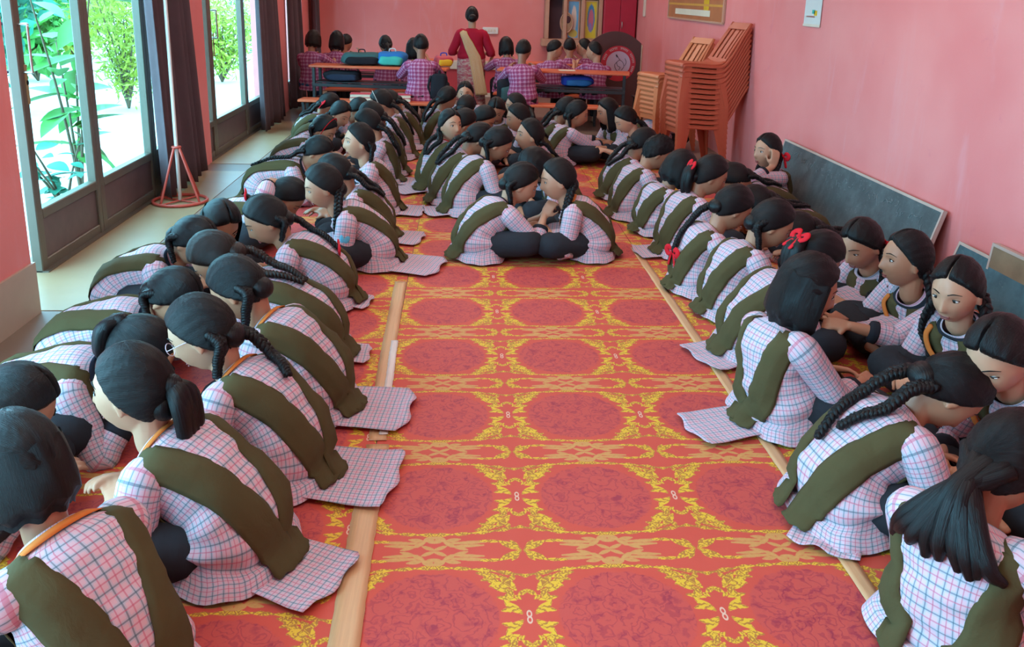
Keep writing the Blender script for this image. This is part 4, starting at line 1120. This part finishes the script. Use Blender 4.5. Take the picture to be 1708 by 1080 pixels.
# ------------------------------------------------------------------ picture shelf, cupboard, arched board, switch board
M['shelfw'] = plain('pinkish_tan_wood', (.56, .30, .20), .6); M['dark'] = plain('dark_niche', (.07, .025, .035), .7); M['cup'] = plain('crimson_cupboard', (.46, .016, .045), .45); M['brownb'] = plain('brown_board', (.095, .035, .032), .45, var=.2)
def pic_mat(kind):
    b = NB('picture_' + kind); co = b.coord('Generated'); x, y, z = b.xyz(co); n = b.noise(co, 9, 3)
    def el(cx, cz, rx, rz): return 1.0 - b.sstep((((x - cx) / rx) * ((x - cx) / rx) + ((z - cz) / rz) * ((z - cz) / rz)).sqrt() + n * .3, .95, 1.15)
    if kind == 'blue':
        c = b.mix(n, (.10, .35, .62), (.20, .50, .75)); c = b.mix(el(.55, .5, .28, .42), c, (.74, .60, .52)); c = b.mix(el(.5, .12, .5, .12), c, (.62, .48, .10)); c = b.mix(el(.35, .35, .14, .10), c, (.03, .08, .32))
    else:
        c = b.mix(n, (.66, .52, .03), (.78, .66, .06)); c = b.mix(el(.5, .55, .40, .42), c, (.05, .25, .50)); c = b.mix(el(.5, .5, .28, .32), c, (.58, .16, .24)); c = b.mix(el(.45, .3, .16, .14), c, (.30, .22, .55))
    return b.out(c, .4)
def shelf():
    Y = 14.42; x0, x1, zb, zt = 1.34, 2.27, .95, 1.72
    r = empty('picture_shelf', ((x0 + x1) / 2, Y, 0)); w = (x1 - x0) / 2; tag(r, 'tan wall shelf with three scalloped niches, above the boys on the right bench', 'shelf')
    boxobj('back_panel', (-w, .22, zb), (w, .27, zt), M['dark'], r); boxobj('bottom_board', (-w - .05, -.02, zb - .12), (w + .05, .26, zb), M['shelfw'], r, .008)
    boxobj('top_board', (-w - .03, -.02, zt), (w + .03, .26, zt + .05), M['shelfw'], r, .006)
    for i in range(4):
        x = -w + (2 * w - .06) * i / 3; boxobj('upright', (x, .0, zb), (x + .06, .24, zt), M['shelfw'], r, .006)
    for i in range(3):
        xa = -w + .06 + (2 * w - .06) * i / 3; xb = xa + (2 * w - .24) / 3
        b = MB(); n = 25; v = []
        for k in range(n):
            x = xa + (xb - xa) * k / (n - 1); zz = zt - .06 - .05 * abs(math.sin(k / (n - 1) * math.pi * 3)) * -1 - .05
            v += [(x, .0, zz), (x, .0, zt), (x, .02, zz), (x, .02, zt)]
        f = []
        for k in range(n - 1):
            a, c = 4 * k, 4 * k + 4; f += [(a, c, c + 1, a + 1), (a + 2, a + 3, c + 3, c + 2), (a, a + 2, c + 2, c)]
        b.add(v, f); b.build('scalloped_arch', M['shelfw'], r, smooth=False)
    for i, kd in ((1, 'blue'), (2, 'yellow')):
        xa = -w + .07 + (2 * w - .06) * i / 3; xb = xa + (2 * w - .24) / 3 - .02
        rr = empty('framed_picture', ((x0 + x1) / 2 + (xa + xb) / 2, Y + .10, zb + .003)); hw = (xb - xa) / 2; hh = .62
        b = MB(); box(b, (-hw + .02, .0, .02), (hw - .02, .012, hh - .02)); b.build('picture', pic_mat(kd), rr, smooth=False)
        for (lo, hi) in (((-hw, -.008, 0), (-hw + .022, .016, hh)), ((hw - .022, -.008, 0), (hw, .016, hh)), ((-hw + .022, -.008, 0), (hw - .022, .016, .022)), ((-hw + .022, -.008, hh - .022), (hw - .022, .016, hh))):
            boxobj('frame_bar', lo, hi, M['brass'] if kd == 'yellow' else M['shelfw'], rr)
        tag(rr, 'framed blue picture in the middle niche' if kd == 'blue' else 'framed yellow picture in the right niche of the wall shelf', 'picture')
    # round hand fan in front of the middle niche
    p = ony(945, 38, Y + .03); f = empty('hand_fan', (p[0], Y + .03, zb))
    zc = p[2] - zb; b = MB(); a = np.linspace(0, 2 * math.pi, 25); tube(b, [(math.sin(t) * .10, 0, zc + math.cos(t) * .155) for t in a], .010, 8, 50); b.build('rim', M['shelfw'], f)
    b = MB(); ellipsoid(b, (0, .004, zc), (.095, .006, .15), None, 24, 10); b.build('leaf', plain('woven_fan', (.40, .24, .14), .8, var=.5, vs=14), f)
    b = MB(); ellipsoid(b, (.02, -.006, zc + .05), (.045, .006, .06), None, 16, 8); b.build('dark_patch', M['dark'], f)
    b = MB(); tube(b, [(0, 0, zc - .15), (0.01, .01, .006)], .011, 8); b.build('handle', M['shelfw'], f)
    tag(f, 'round tan hand fan standing in front of the blue picture', 'fan')
shelf()
def cupboard():
    r = empty('cupboard', (2.53, 14.36, 0)); tag(r, 'tall crimson cupboard in the far right corner', 'cupboard')
    boxobj('body', (-.25, 0, 0), (.28, .32, 1.95), M['cup'], r, .01)
    boxobj('door', (-.24, -.022, .05), (.012, -.001, 1.92), M['cup'], r, .006); boxobj('door', (.018, -.022, .05), (.27, -.001, 1.92), M['cup'], r, .006)
    b = MB(); tube(b, [(.045, -.023, 1.15), (.045, -.05, 1.16), (.045, -.05, 1.24), (.045, -.023, 1.25)], .007, 8); b.build('handle', M['steel'], r)
cupboard()
def text_marks(n=13):
    """small white strokes standing for the lettering round the emblem"""
def arched_board():
    Y = 12.25; x0, x1 = ony(985, 60, Y)[0], ony(1070, 72, Y)[0]; r = empty('arched_board', ((x0 + x1) / 2, Y, 0)); w = (x1 - x0) / 2
    b = MB(); n = 21; v = []
    for k in range(n):
        x = -w + 2 * w * k / (n - 1); z = 1.02 + .16 * (1 - (x / w) ** 2); v += [(x, 0, 0), (x, 0, z), (x, .05, 0), (x, .05, z)]
    f = [(0, 1, 3, 2)]
    for k in range(n - 1):
        a, c = 4 * k, 4 * k + 4; f += [(a, c, c + 1, a + 1), (a + 2, a + 3, c + 3, c + 2), (a + 1, c + 1, c + 3, a + 3), (a, a + 2, c + 2, c)]
    f.append((4 * n - 4, 4 * n - 2, 4 * n - 1, 4 * n - 3)); b.add(v, f); b.build('panel', M['brownb'], r, smooth=False)
    b = MB(); tube(b, [(w + .012, .0, 0), (w + .012, .0, 1.0)], .014, 6); b.build('edge_strip', M['shelfw'], r)
    cx, cz = ony(1031, 106, Y)[0] - (x0 + x1) / 2, ony(1031, 106, Y)[2]
    def disc(name, ra, rb, y, mt):
        b = MB(); a = np.linspace(0, 2 * math.pi, 48, endpoint=False)
        o_ = [(cx + math.sin(t) * rb, y, cz + math.cos(t) * rb) for t in a]; i_ = [(cx + math.sin(t) * ra, y, cz + math.cos(t) * ra) for t in a]; k_ = [(cx + math.sin(t) * rb, y + .01, cz + math.cos(t) * rb) for t in a]
        b.add(i_ + o_ + k_, grid_faces(3, 48)); return b.build(name, mt, r, smooth=False)
    ring = disc('emblem_ring', .17, .245, -.012, M['redr']); disc('emblem_disc', 0.0005, .172, -.010, M['lilac'])
    rg = random.Random(3); k = 0
    b = MB()
    for word, a0 in ((4, -75), (5, -35), (5, 8), (6, 52), (4, 100)):
        for j in range(word):
            t = math.radians(a0 + j * 6.3); q = np.array([cx + math.sin(t) * .208, -.014, cz + math.cos(t) * .208]); tx = np.array([math.cos(t), 0, -math.sin(t)]); tz = np.array([math.sin(t), 0, math.cos(t)])
            tube(b, [q - tx * .011 + tz * .014, q + tx * .011 + tz * .014], .0024, 4, 3)      # head line of the letters
            tube(b, [q + tx * .004 + tz * .013, q + tx * .004 - tz * .013], .0024, 4, 3)
            tube(b, [q + tx * .003, q - tx * .008 + tz * rg.uniform(-.01, .006)], .0022, 4, 3)
    o = b.build('ring_lettering', M['white'], r); o['kind'] = 'stuff'
    b = MB(); L = lambda pts, rr=.0035: tube(b, [(cx + x, -.012, cz + z) for x, z in pts], rr, 5, 14)
    L([(-.03, .12), (-.01, .09), (.02, .05), (.06, .02), (.08, -.04), (.05, -.09)]); L([(.02, .05), (-.02, .02), (-.01, -.03), (.03, -.05)]); L([(-.02, .02), (-.05, -.02), (-.03, -.08), (.0, -.11)]); L([(.03, -.05), (.01, -.09)]); L([(.09, .07), (.11, .02), (.09, -.03)])
    L([(-.035, .12), (-.02, .09)], .010)
    b.build('line_drawing', M['dark'], r)
    tag(r, 'brown arched board with a round red and lilac emblem beside the right bench', 'board')
M['redr'] = plain('red_ring', (.55, .025, .045), .5); M['lilac'] = plain('lilac_disc', (.58, .42, .52), .5, var=.05); M['white'] = plain('white_lettering', (.78, .72, .68), .6)
arched_board()
def switch_board():
    p = ony(818, 51, 14.7); r = empty('switch_board', (p[0], 14.7, p[2])); tag(r, 'white switch board on the end wall beside the standing woman', 'switch board')
    boxobj('box', (-.13, -.05, -.055), (.13, 0, .055), M['white'], r, .01)
    for i in range(4): boxobj('switch', (-.10 + i * .05, -.058, -.02), (-.07 + i * .05, -.05, .02), M['cream'], r, .004)
switch_board()
def metal_frame():
    p = gnd(1078, 215); r = empty('metal_stand', (p[0], p[1], 0)); tag(r, 'small black metal stand by the wall near the lone girl', 'stand')
    for sx in (-.18, .18):
        for sy in (-.12, .12):
            b = MB(); tube(b, [(sx, sy, 0), (sx * .9, sy * .9, .40)], .012, 8); b.build('leg', M['frame'], r)
    boxobj('top', (-.2, -.14, .40), (.2, .14, .42), M['frame'], r, .005)
    b = MB(); tube(b, [(-.05, 0, .42), (-.05, 0, .55), (.08, 0, .55), (.08, 0, .42)], .012, 8); b.build('handle', M['steel'], r)
    boxobj('crossbar', (-.17, -.115, .18), (.17, -.10, .20), M['steel'], r)
metal_frame()

# ------------------------------------------------------------------ things on and against the right wall
M['boardg'] = None
def board_mat(name, col, chalk):
    b = NB(name); co = b.coord(); n = b.noise(b.scale(co, (1, 2, 2)), 3, 5, .65); sm = b.noise(b.scale(co, (1, 5, 9)), 4, 4, .7, 1.2)
    c = b.mix(b.sstep(n, .35, .7), tuple(k * .75 for k in col), tuple(k * 1.25 for k in col)); c = b.mix(b.sstep(sm, .58, .75) * chalk, c, (.42, .46, .46)); return b.out(c, .55, 0, .4)
M['boardg'] = board_mat('slate_board', (.085, .105, .110), .30); M['boardb'] = board_mat('blue_slate_board', (.060, .125, .150), .25); M['rim'] = plain('pale_wood_rim', (.52, .38, .32), .6)
def lean_board(y0, y1, zt, foot, label, mat, thick=.02, name='chalkboard', chalk=True):
    """board standing on the carpet edge, its top resting on the wall"""
    L = y1 - y0; r = empty(name, (XR - foot, (y0 + y1) / 2, .006)); tag(r, label, 'chalkboard')
    lean = math.atan2(foot - .035, zt); hgt = (zt - .006) / math.cos(lean); r.rotation_euler = (0, lean, 0)
    boxobj('slate', (-thick / 2, -L / 2 + .015, .015), (thick / 2, L / 2 - .015, hgt - .015), mat, r)
    e = thick / 2 + .003
    for lo, hi in (((-e, -L / 2, 0), (e, L / 2, .016)), ((-e, -L / 2, hgt - .016), (e, L / 2, hgt)), ((-e, -L / 2, .016), (e, -L / 2 + .016, hgt - .016)), ((-e, L / 2 - .016, .016), (e, L / 2, hgt - .016))):
        boxobj('rim_strip', lo, hi, M['rim'], r)
    if chalk:
        b = MB(); rg = random.Random(5)
        for i in range(46):
            y = L / 2 - .10 - (L - .2) * i / 46; z = hgt - .10 - .05 * rg.random()
            if i % 7 == 6: continue
            p = [np.array([-thick / 2 - .002, y, z + .02])]
            for k in range(3): p.append(p[-1] + np.array([0, rg.uniform(-.03, .015), rg.uniform(-.035, .03)]))
            tube(b, p, .0022, 4, 8)
        o = b.build('chalk_writing', M['chalk'], r); o['kind'] = 'stuff'
    return r
M['chalk'] = plain('faint_chalk', (.20, .23, .235), .9)
lean_board(4.72, 7.28, .50, .17, 'long grey chalkboard leaning on the pink wall behind the girls', M['boardg'])
lean_board(2.35, 4.52, .375, .15, 'small blue-grey chalkboard leaning on the wall at the right edge', M['boardb'], chalk=False)
p = onx(1655, 408, XR)
lean_board(2.9, 4.22, .455, .075, 'brown wooden plank board standing behind the small chalkboard', plain('weathered_brown_wood', (.26, .16, .09), .7, var=.4, vs=9), .03, 'wooden_board', False)

def poster():
    a, c = onx(1117, 27, XR), onx(1207, 38, XR); y0, y1 = c[1], a[1]; zb = (a[2] + c[2]) / 2
    r = empty('notice_banner', (XR - .004, (y0 + y1) / 2, zb)); L = (y1 - y0) / 2; H_ = 1.1
    tag(r, 'brown and gold framed notice on the pink wall above the stacked chairs', 'notice')
    boxobj('sheet', (-.012, -L, 0), (-.004, L, H_), plain('brown_notice', (.46, .16, .06), .5, var=.3, vs=4), r)
    boxobj('frame_bar', (-.022, -L - .03, -.02), (0, L + .03, .0), M['shelfw'], r); boxobj('frame_bar', (-.022, -L - .05, 0), (0, -L, H_), M['shelfw'], r); boxobj('frame_bar', (-.022, L, 0), (0, L + .03, H_), M['shelfw'], r)
    boxobj('gold_line', (-.0145, -L, .16), (-.012, L, .185), M['brass2'], r); boxobj('gold_line', (-.0145, -L, .30), (-.012, -L * .1, .32), M['brass2'], r)
    boxobj('gold_patch', (-.0140, -L * .55, .10), (-.012, -L * .38, .50), M['yellow'], r)
    boxobj('text_bar', (-.0150, -L * .60, .045), (-.012, L * .70, .115), M['paper'], r)
    for i in range(6): boxobj('text_block', (-.0145, L * .7 - i * .33, .28 + .02 * (i % 2)), (-.012, L * .7 - i * .33 + .2, .40), M['cream'], r)
M['brass2'] = plain('gold_print', (.66, .34, .06), .5)
poster()
def calendar():
    a, c = onx(1342, 41, XR), onx(1369, 43, XR); y0, y1 = c[1], a[1]
    r = empty('wall_calendar', (XR - .004, (y0 + y1) / 2, (a[2] + c[2]) / 2)); L = (y1 - y0) / 2; tag(r, 'narrow white calendar hanging on the pink wall above the long chalkboard', 'calendar')
    boxobj('sheet', (-.006, -L, 0), (-.003, L, .55), plain('calendar_paper', (.66, .64, .60), .7, var=.05), r)
    boxobj('bottom_strip', (-.010, -L - .004, -.012), (-.002, L + .004, .008), M['cream'], r)
    boxobj('green_mark', (-.0072, -L * .3, .09), (-.006, L * .05, .12), M['green'], r); boxobj('yellow_mark', (-.0072, -L * .55, .075), (-.006, -L * .2, .115), M['yellow'], r)
    boxobj('grey_line', (-.0072, -L * .3, .06), (-.006, L * .7, .072), M['steel'], r)
    for s in (-1, 1): boxobj('red_mark', (-.0072, s * L * .75 - .012, .22), (-.006, s * L * .75 + .012, .27), M['redpaint'], r)
calendar()
p = onx(1077, 10, XR); o = boxobj('wall_strip', (-.03, -.05, -.16), (0, .05, .6), M['cream'], None, .006, (XR, p[1], p[2])); tag(o, 'cream strip fixed to the wall in the far right corner', 'strip')

# ------------------------------------------------------------------ stacked plastic chairs
M['plastic'] = plain('terracotta_plastic', (.50, .090, .040), .38, var=.06); M['plastic2'] = plain('orange_plastic', (.60, .17, .065), .38, var=.06)
def make_chair(mt):
    r = empty('plastic_chair', (0, 0, 0))
    prof = [(.235, .395), (.225, .425), (.12, .428), (-.05, .415), (-.16, .418), (-.215, .45)]
    b = MB(); P = smooth_path([(0, y, z) for y, z in prof], 16); nx = 7; v = []
    for q in P:
        for j in range(nx):
            x = (j / (nx - 1) - .5) * 2; w = .215 - .02 * (.235 - q[1]) ; v.append((x * w, q[1], q[2] - .012 * (1 - x * x) * (q[1] < .2) + .004))
    b.add(v, grid_faces(16, nx, False)); o = b.build('seat', mt, r); o.modifiers.new('thick', 'SOLIDIFY').thickness = .010
    # side skirts under the seat
    P2 = smooth_path([(0, y, z) for y, z in prof] + [(0, -.295, .56), (0, -.375, .70), (0, -.45, .82)], 30)
    for s in (-1, 1):
        b = MB(); v = []
        for k, q in enumerate(P2):
            t = max(0, (q[2] - .46) / .4); w = .213 - .025 * t; hh = .026 - .010 * min(1, t * 3)
            nrm = np.array([0, -.35 - .59 * min(1, t * 4), -.94 + .55 * min(1, t * 4)]) * hh
            v += [(s * (w - .03), q[1], q[2] + .004), (s * w, q[1], q[2] + .004), (s * (w + .008), q[1] + nrm[1], q[2] + nrm[2])]
        b.add(v, grid_faces(30, 3, False)); o = b.build('side_rim', mt, r); o.modifiers.new('thick', 'SOLIDIFY').thickness = .006
    b = MB(); box(b, (-.215, .222, .345), (.215, .236, .415)); b.build('front_skirt', mt, r, smooth=False)
    # backrest: outer rim, top rail and three slats
    bp = lambda t: np.array([0, -.205 - .225 * t - .02 * t * t, .44 + .38 * t])
    b = MB()
    def strip(xa, xb, t0, t1, n=8, th=.006):
        vv = []
        for i in range(n):
            t = t0 + (t1 - t0) * i / (n - 1); c = bp(t); dn = np.array([0, .94, .34])
            for xx in (xa, xb):
                x = xx * (1 - .06 * t); cv = -.02 * (1 - (xx / .2) ** 2)
                for e in (-th, th): vv.append(c + np.array([x, cv, 0]) + dn * e)
        f = []
        for i in range(n - 1):
            a, d = 4 * i, 4 * i + 4; f += [(a, a + 2, d + 2, d), (a + 1, d + 1, d + 3, a + 3), (a, d, d + 1, a + 1), (a + 2, a + 3, d + 3, d + 2)]
        f += [(0, 1, 3, 2), (4 * n - 4, 4 * n - 2, 4 * n - 1, 4 * n - 3)]
        b.add(vv, f)
    for xa, xb in ((-.20, -.150), (-.118, -.070), (-.038, .038), (.070, .118), (.150, .20)): strip(xa, xb, 0, .88)
    strip(-.20, .20, .84, 1.0, 4, .0065); strip(-.20, .20, -.02, .10, 4, .0065)
    b.build('backrest', mt, r, smooth=False)
    for s in (-1, 1):
        for fr in (1, -1):
            b = MB(); v = []; n = 6
            y0, y1 = (.225, .265) if fr > 0 else (-.20, -.27); x0, x1 = .205, .238
            for i in range(n):
                t = i / (n - 1); y = y0 + (y1 - y0) * t; x = x0 + (x1 - x0) * t; z = .40 * (1 - t); w = .085 - .045 * t
                v += [(s * (x - w), y, z), (s * x, y, z), (s * x, y - fr * w, z)]
            f = []
            for i in range(n - 1):
                a, d = 3 * i, 3 * i + 3; f += [(a, a + 1, d + 1, d), (a + 1, a + 2, d + 2, d + 1)]
            b.add(v, f); o = b.build('leg', mt, r, smooth=False); o.modifiers.new('thick', 'SOLIDIFY').thickness = .007
    return r
ORD = 'zeroth second third fourth fifth sixth seventh eighth ninth tenth eleventh twelfth thirteenth'.split()
def chair_stack(mt, x, y, hdg, n, pitch, dx, label, group):
    proto = make_chair(mt)
    for i in range(n):
        c = proto if i == 0 else copy_tree(proto)
        f, rt_ = heading(hdg)
        c.location = (x + f[0] * dx * i, y + f[1] * dx * i, .006 + pitch * i); c.rotation_euler = (0, 0, math.radians(hdg - 90))
        k = n - 1 - i; tag(c, label + (', topmost' if k == 0 else ', lowest' if i == 0 else ', %s from the top' % ORD[k]), 'chair', group)
chair_stack(M['plastic'], 2.34, 8.62, 190, 13, .050, .002, 'terracotta plastic chair in the near tall stack', 'terracotta chairs of the near stack')
chair_stack(M['plastic2'], 2.27, 9.60, 200, 9, .050, .002, 'orange plastic chair in the farther stack', 'orange chairs of the farther stack')

# ------------------------------------------------------------------ pole stand by the first curtain
M['redmetal'] = plain('red_enamel_rod', (.56, .085, .060), .4)
def pole_stand():
    c = gnd(301, 338); r = empty('pole_stand', (c[0], c[1], 0)); tag(r, 'white pole in a red cone-shaped wire stand in front of the curtain', 'stand')
    a = np.linspace(0, 2 * math.pi, 33); b = MB(); tube(b, [(math.cos(t) * .20, math.sin(t) * .20, .018) for t in a], .012, 8, 64); b.build('base_ring', M['redmetal'], r)
    for k in range(4):
        t = math.pi / 4 + k * math.pi / 2 + .3; b = MB(); tube(b, [(math.cos(t) * .20, math.sin(t) * .20, .02), (math.cos(t) * .025, math.sin(t) * .025, .44)], .009, 8); b.build('stand_rod', M['redmetal'], r)
        b = MB(); tube(b, [(math.cos(t) * .20, math.sin(t) * .20, .018), (0, 0, .018)], .007, 6); b.build('base_spoke', M['redmetal'], r)
    b = MB(); tube(b, [(math.cos(t) * .028, math.sin(t) * .028, .44) for t in a[::2]], .010, 8, 32); b.build('collar', M['redmetal'], r)
    b = MB(); tube(b, [(0, 0, .02), (.0, 0, 2.3)], .014, 10); b.build('pole', M['white'], r)
pole_stand()

# ------------------------------------------------------------------ outside the doors
M['yard'] = plain('bright_concrete_yard', (.62, .60, .56), .9)
b = MB(); box(b, (-40, -25, -.30), (XL - .25, 45, -.06)); o = b.build('ground', M['yard'], None, smooth=False); tag(o, 'pale yard outside the side doors', None, None, 'structure')
M['leafg'] = plain('bright_green_leaf', (.075, .30, .045), .5, var=.4, vs=2); M['leafy'] = plain('lime_leaf', (.34, .42, .040), .5, var=.3, vs=2); M['leaft'] = plain('teal_leaf', (.035, .26, .17), .5, var=.3, vs=2); M['stem'] = plain('plant_stem', (.14, .10, .06), .8)
def leaf_mesh(L, W, mt, fold=.25):
    n = 7; v = []; 
    for i in range(n):
        t = i / (n - 1); w = W * (math.sin(math.pi * min(1, t * 1.02 + .02)) ** .7) * (1 - .2 * t) * .5; z = -.18 * L * t * t
        v += [(-w, L * t, z + w * fold), (0, L * t, z), (w, L * t, z + w * fold)]
    b = MB(); b.add(v, grid_faces(n, 3, False)); return b.mesh('leaf', [mt])
def big_plant(x, y, n, hgt, L, W, mt, label, spread=.45, seed=1):
    rg = random.Random(seed); r = empty('broadleaf_plant', (x, y, -.06)); tag(r, label, 'plant', 'broad-leaved plants outside the doors')
    me = leaf_mesh(L, W, mt)
    for s in range(4):
        a = rg.uniform(0, 6.28); top = (math.cos(a) * spread * .6, math.sin(a) * spread, hgt * rg.uniform(.7, 1)); b = MB()
        tube(b, [(0, 0, 0), (top[0] * .4, top[1] * .4, top[2] * .5), top], [.014, .010, .005], 6, 10); b.build('stem', M['stem'], r)
        for k in range(n // 4):
            t = .25 + .75 * k / (n // 4); o = bpy.data.objects.new('leaf', me); COL.objects.link(o); o.parent = r
            o.location = (top[0] * t * t, top[1] * t * t, top[2] * t); o.rotation_euler = (rg.uniform(-.7, .5), rg.uniform(-.4, .4), rg.uniform(0, 6.28)); o.scale = (rg.uniform(.7, 1.2),) * 3
big_plant(-3.15, 7.25, 36, 1.75, .40, .15, M['leafg'], 'broad-leaved green plant just outside the nearest glass panel', .5, 2)
big_plant(-3.0, 6.6, 28, .62, .17, .11, M['leaft'], 'low bluish-green plant at the foot of the first glass door', .35, 3)
big_plant(-3.1, 4.75, 24, 1.9, .24, .11, M['leafy'], 'lime-green plant in the gap beside the near pillar', .35, 4)
def bush(x, y, h, rx, n, L, W, mt, label, seed, up=.3):
    rg = np.random.RandomState(seed); r = empty('shrub', (x, y, -.06)); tag(r, label, 'shrub', 'shrubs in the yard')
    v = []; f = []
    tips = []
    for k in range(12):
        a = rg.rand() * 6.28; rr = rx * rg.rand() ** .5; b = MB(); tip = np.array([math.cos(a) * rr, math.sin(a) * rr, h * (.75 + .25 * rg.rand())]); tips.append(tip)
        tube(b, [(0, 0, 0), tip * np.array([.35, .35, .5]), tip], [.016, .010, .004], 6, 10); b.build('stem', M['stem'], r)
    for i in range(n):
        tip = tips[rg.randint(12)]; t = .12 + .88 * rg.rand() ** .7; c = tip * np.array([t ** 1.3, t ** 1.3, t]) + rg.randn(3) * np.array([.14, .14, .08])
        d = rg.randn(3) + np.array([0, 0, up]); d /= np.linalg.norm(d); s = np.cross(d, rg.randn(3)); s /= np.linalg.norm(s); l = L * (.7 + .6 * rg.rand()); w = W * (.7 + .6 * rg.rand())
        o_ = len(v); v += [c, c + d * l * .5 + s * w, c + d * l, c + d * l * .5 - s * w]; f.append((o_, o_ + 1, o_ + 2, o_ + 3))
    b = MB(); b.add(v, f); o = b.build('foliage', mt, r, smooth=False); o['kind'] = 'stuff'
bush(-4.7, 12.6, 1.9, 1.0, 2600, .13, .016, M['leafy'], 'yellow-green feathery shrub outside the second glass panel', 11)
bush(-4.4, 16.4, 1.5, 1.2, 2200, .16, .02, M['leafy'], 'lime grassy shrub outside the second glass door', 12)
bush(-4.4, 20.5, 1.6, 1.2, 2000, .16, .02, M['leafg'], 'green shrub outside the far door', 13)
bush(-6.5, 11.5, 2.0, 1.6, 2600, .22, .05, M['leaft'], 'teal-green shrub farther out in the yard', 14)
bush(-7.5, 16.0, 2.4, 2.0, 2600, .25, .06, M['leafg'], 'tall green shrub at the far side of the yard', 15)
bush(-9.0, 21.0, 2.4, 2.0, 2400, .28, .06, M['leafy'], 'yellowish tree-like shrub far out in the yard', 16)
def shed(x, y, sx, sy, h, wall, roof, label):
    r = empty('shed', (x, y, -.06)); tag(r, label, 'shed'); boxobj('wall', (-sx, -sy, 0), (sx, sy, h), wall, r)
    b = MB(); b.add([(-sx - .2, -sy - .2, h), (sx + .2, -sy - .2, h), (sx + .2, sy + .2, h), (-sx - .2, sy + .2, h), (0, -sy - .2, h + .6), (0, sy + .2, h + .6)], [(0, 1, 2, 3), (0, 4, 1), (2, 5, 3), (1, 4, 5, 2), (0, 3, 5, 4)]); b.build('roof', roof, r, smooth=False)
    boxobj('door', (sx - .01, -.4, 0), (sx + .03, .4, h * .85), M['doorm'], r)
shed(-12, 20, 1.2, 2.2, 1.2, plain('orange_plaster', (.62, .26, .07), .8), plain('blue_roof', (.06, .22, .42), .6), 'low orange shed with a blue roof across the yard')
shed(-11, 13.5, 1.0, 1.6, 1.0, plain('teal_plaster', (.05, .32, .32), .8), plain('teal_roof', (.04, .25, .30), .6), 'low teal shed across the yard')
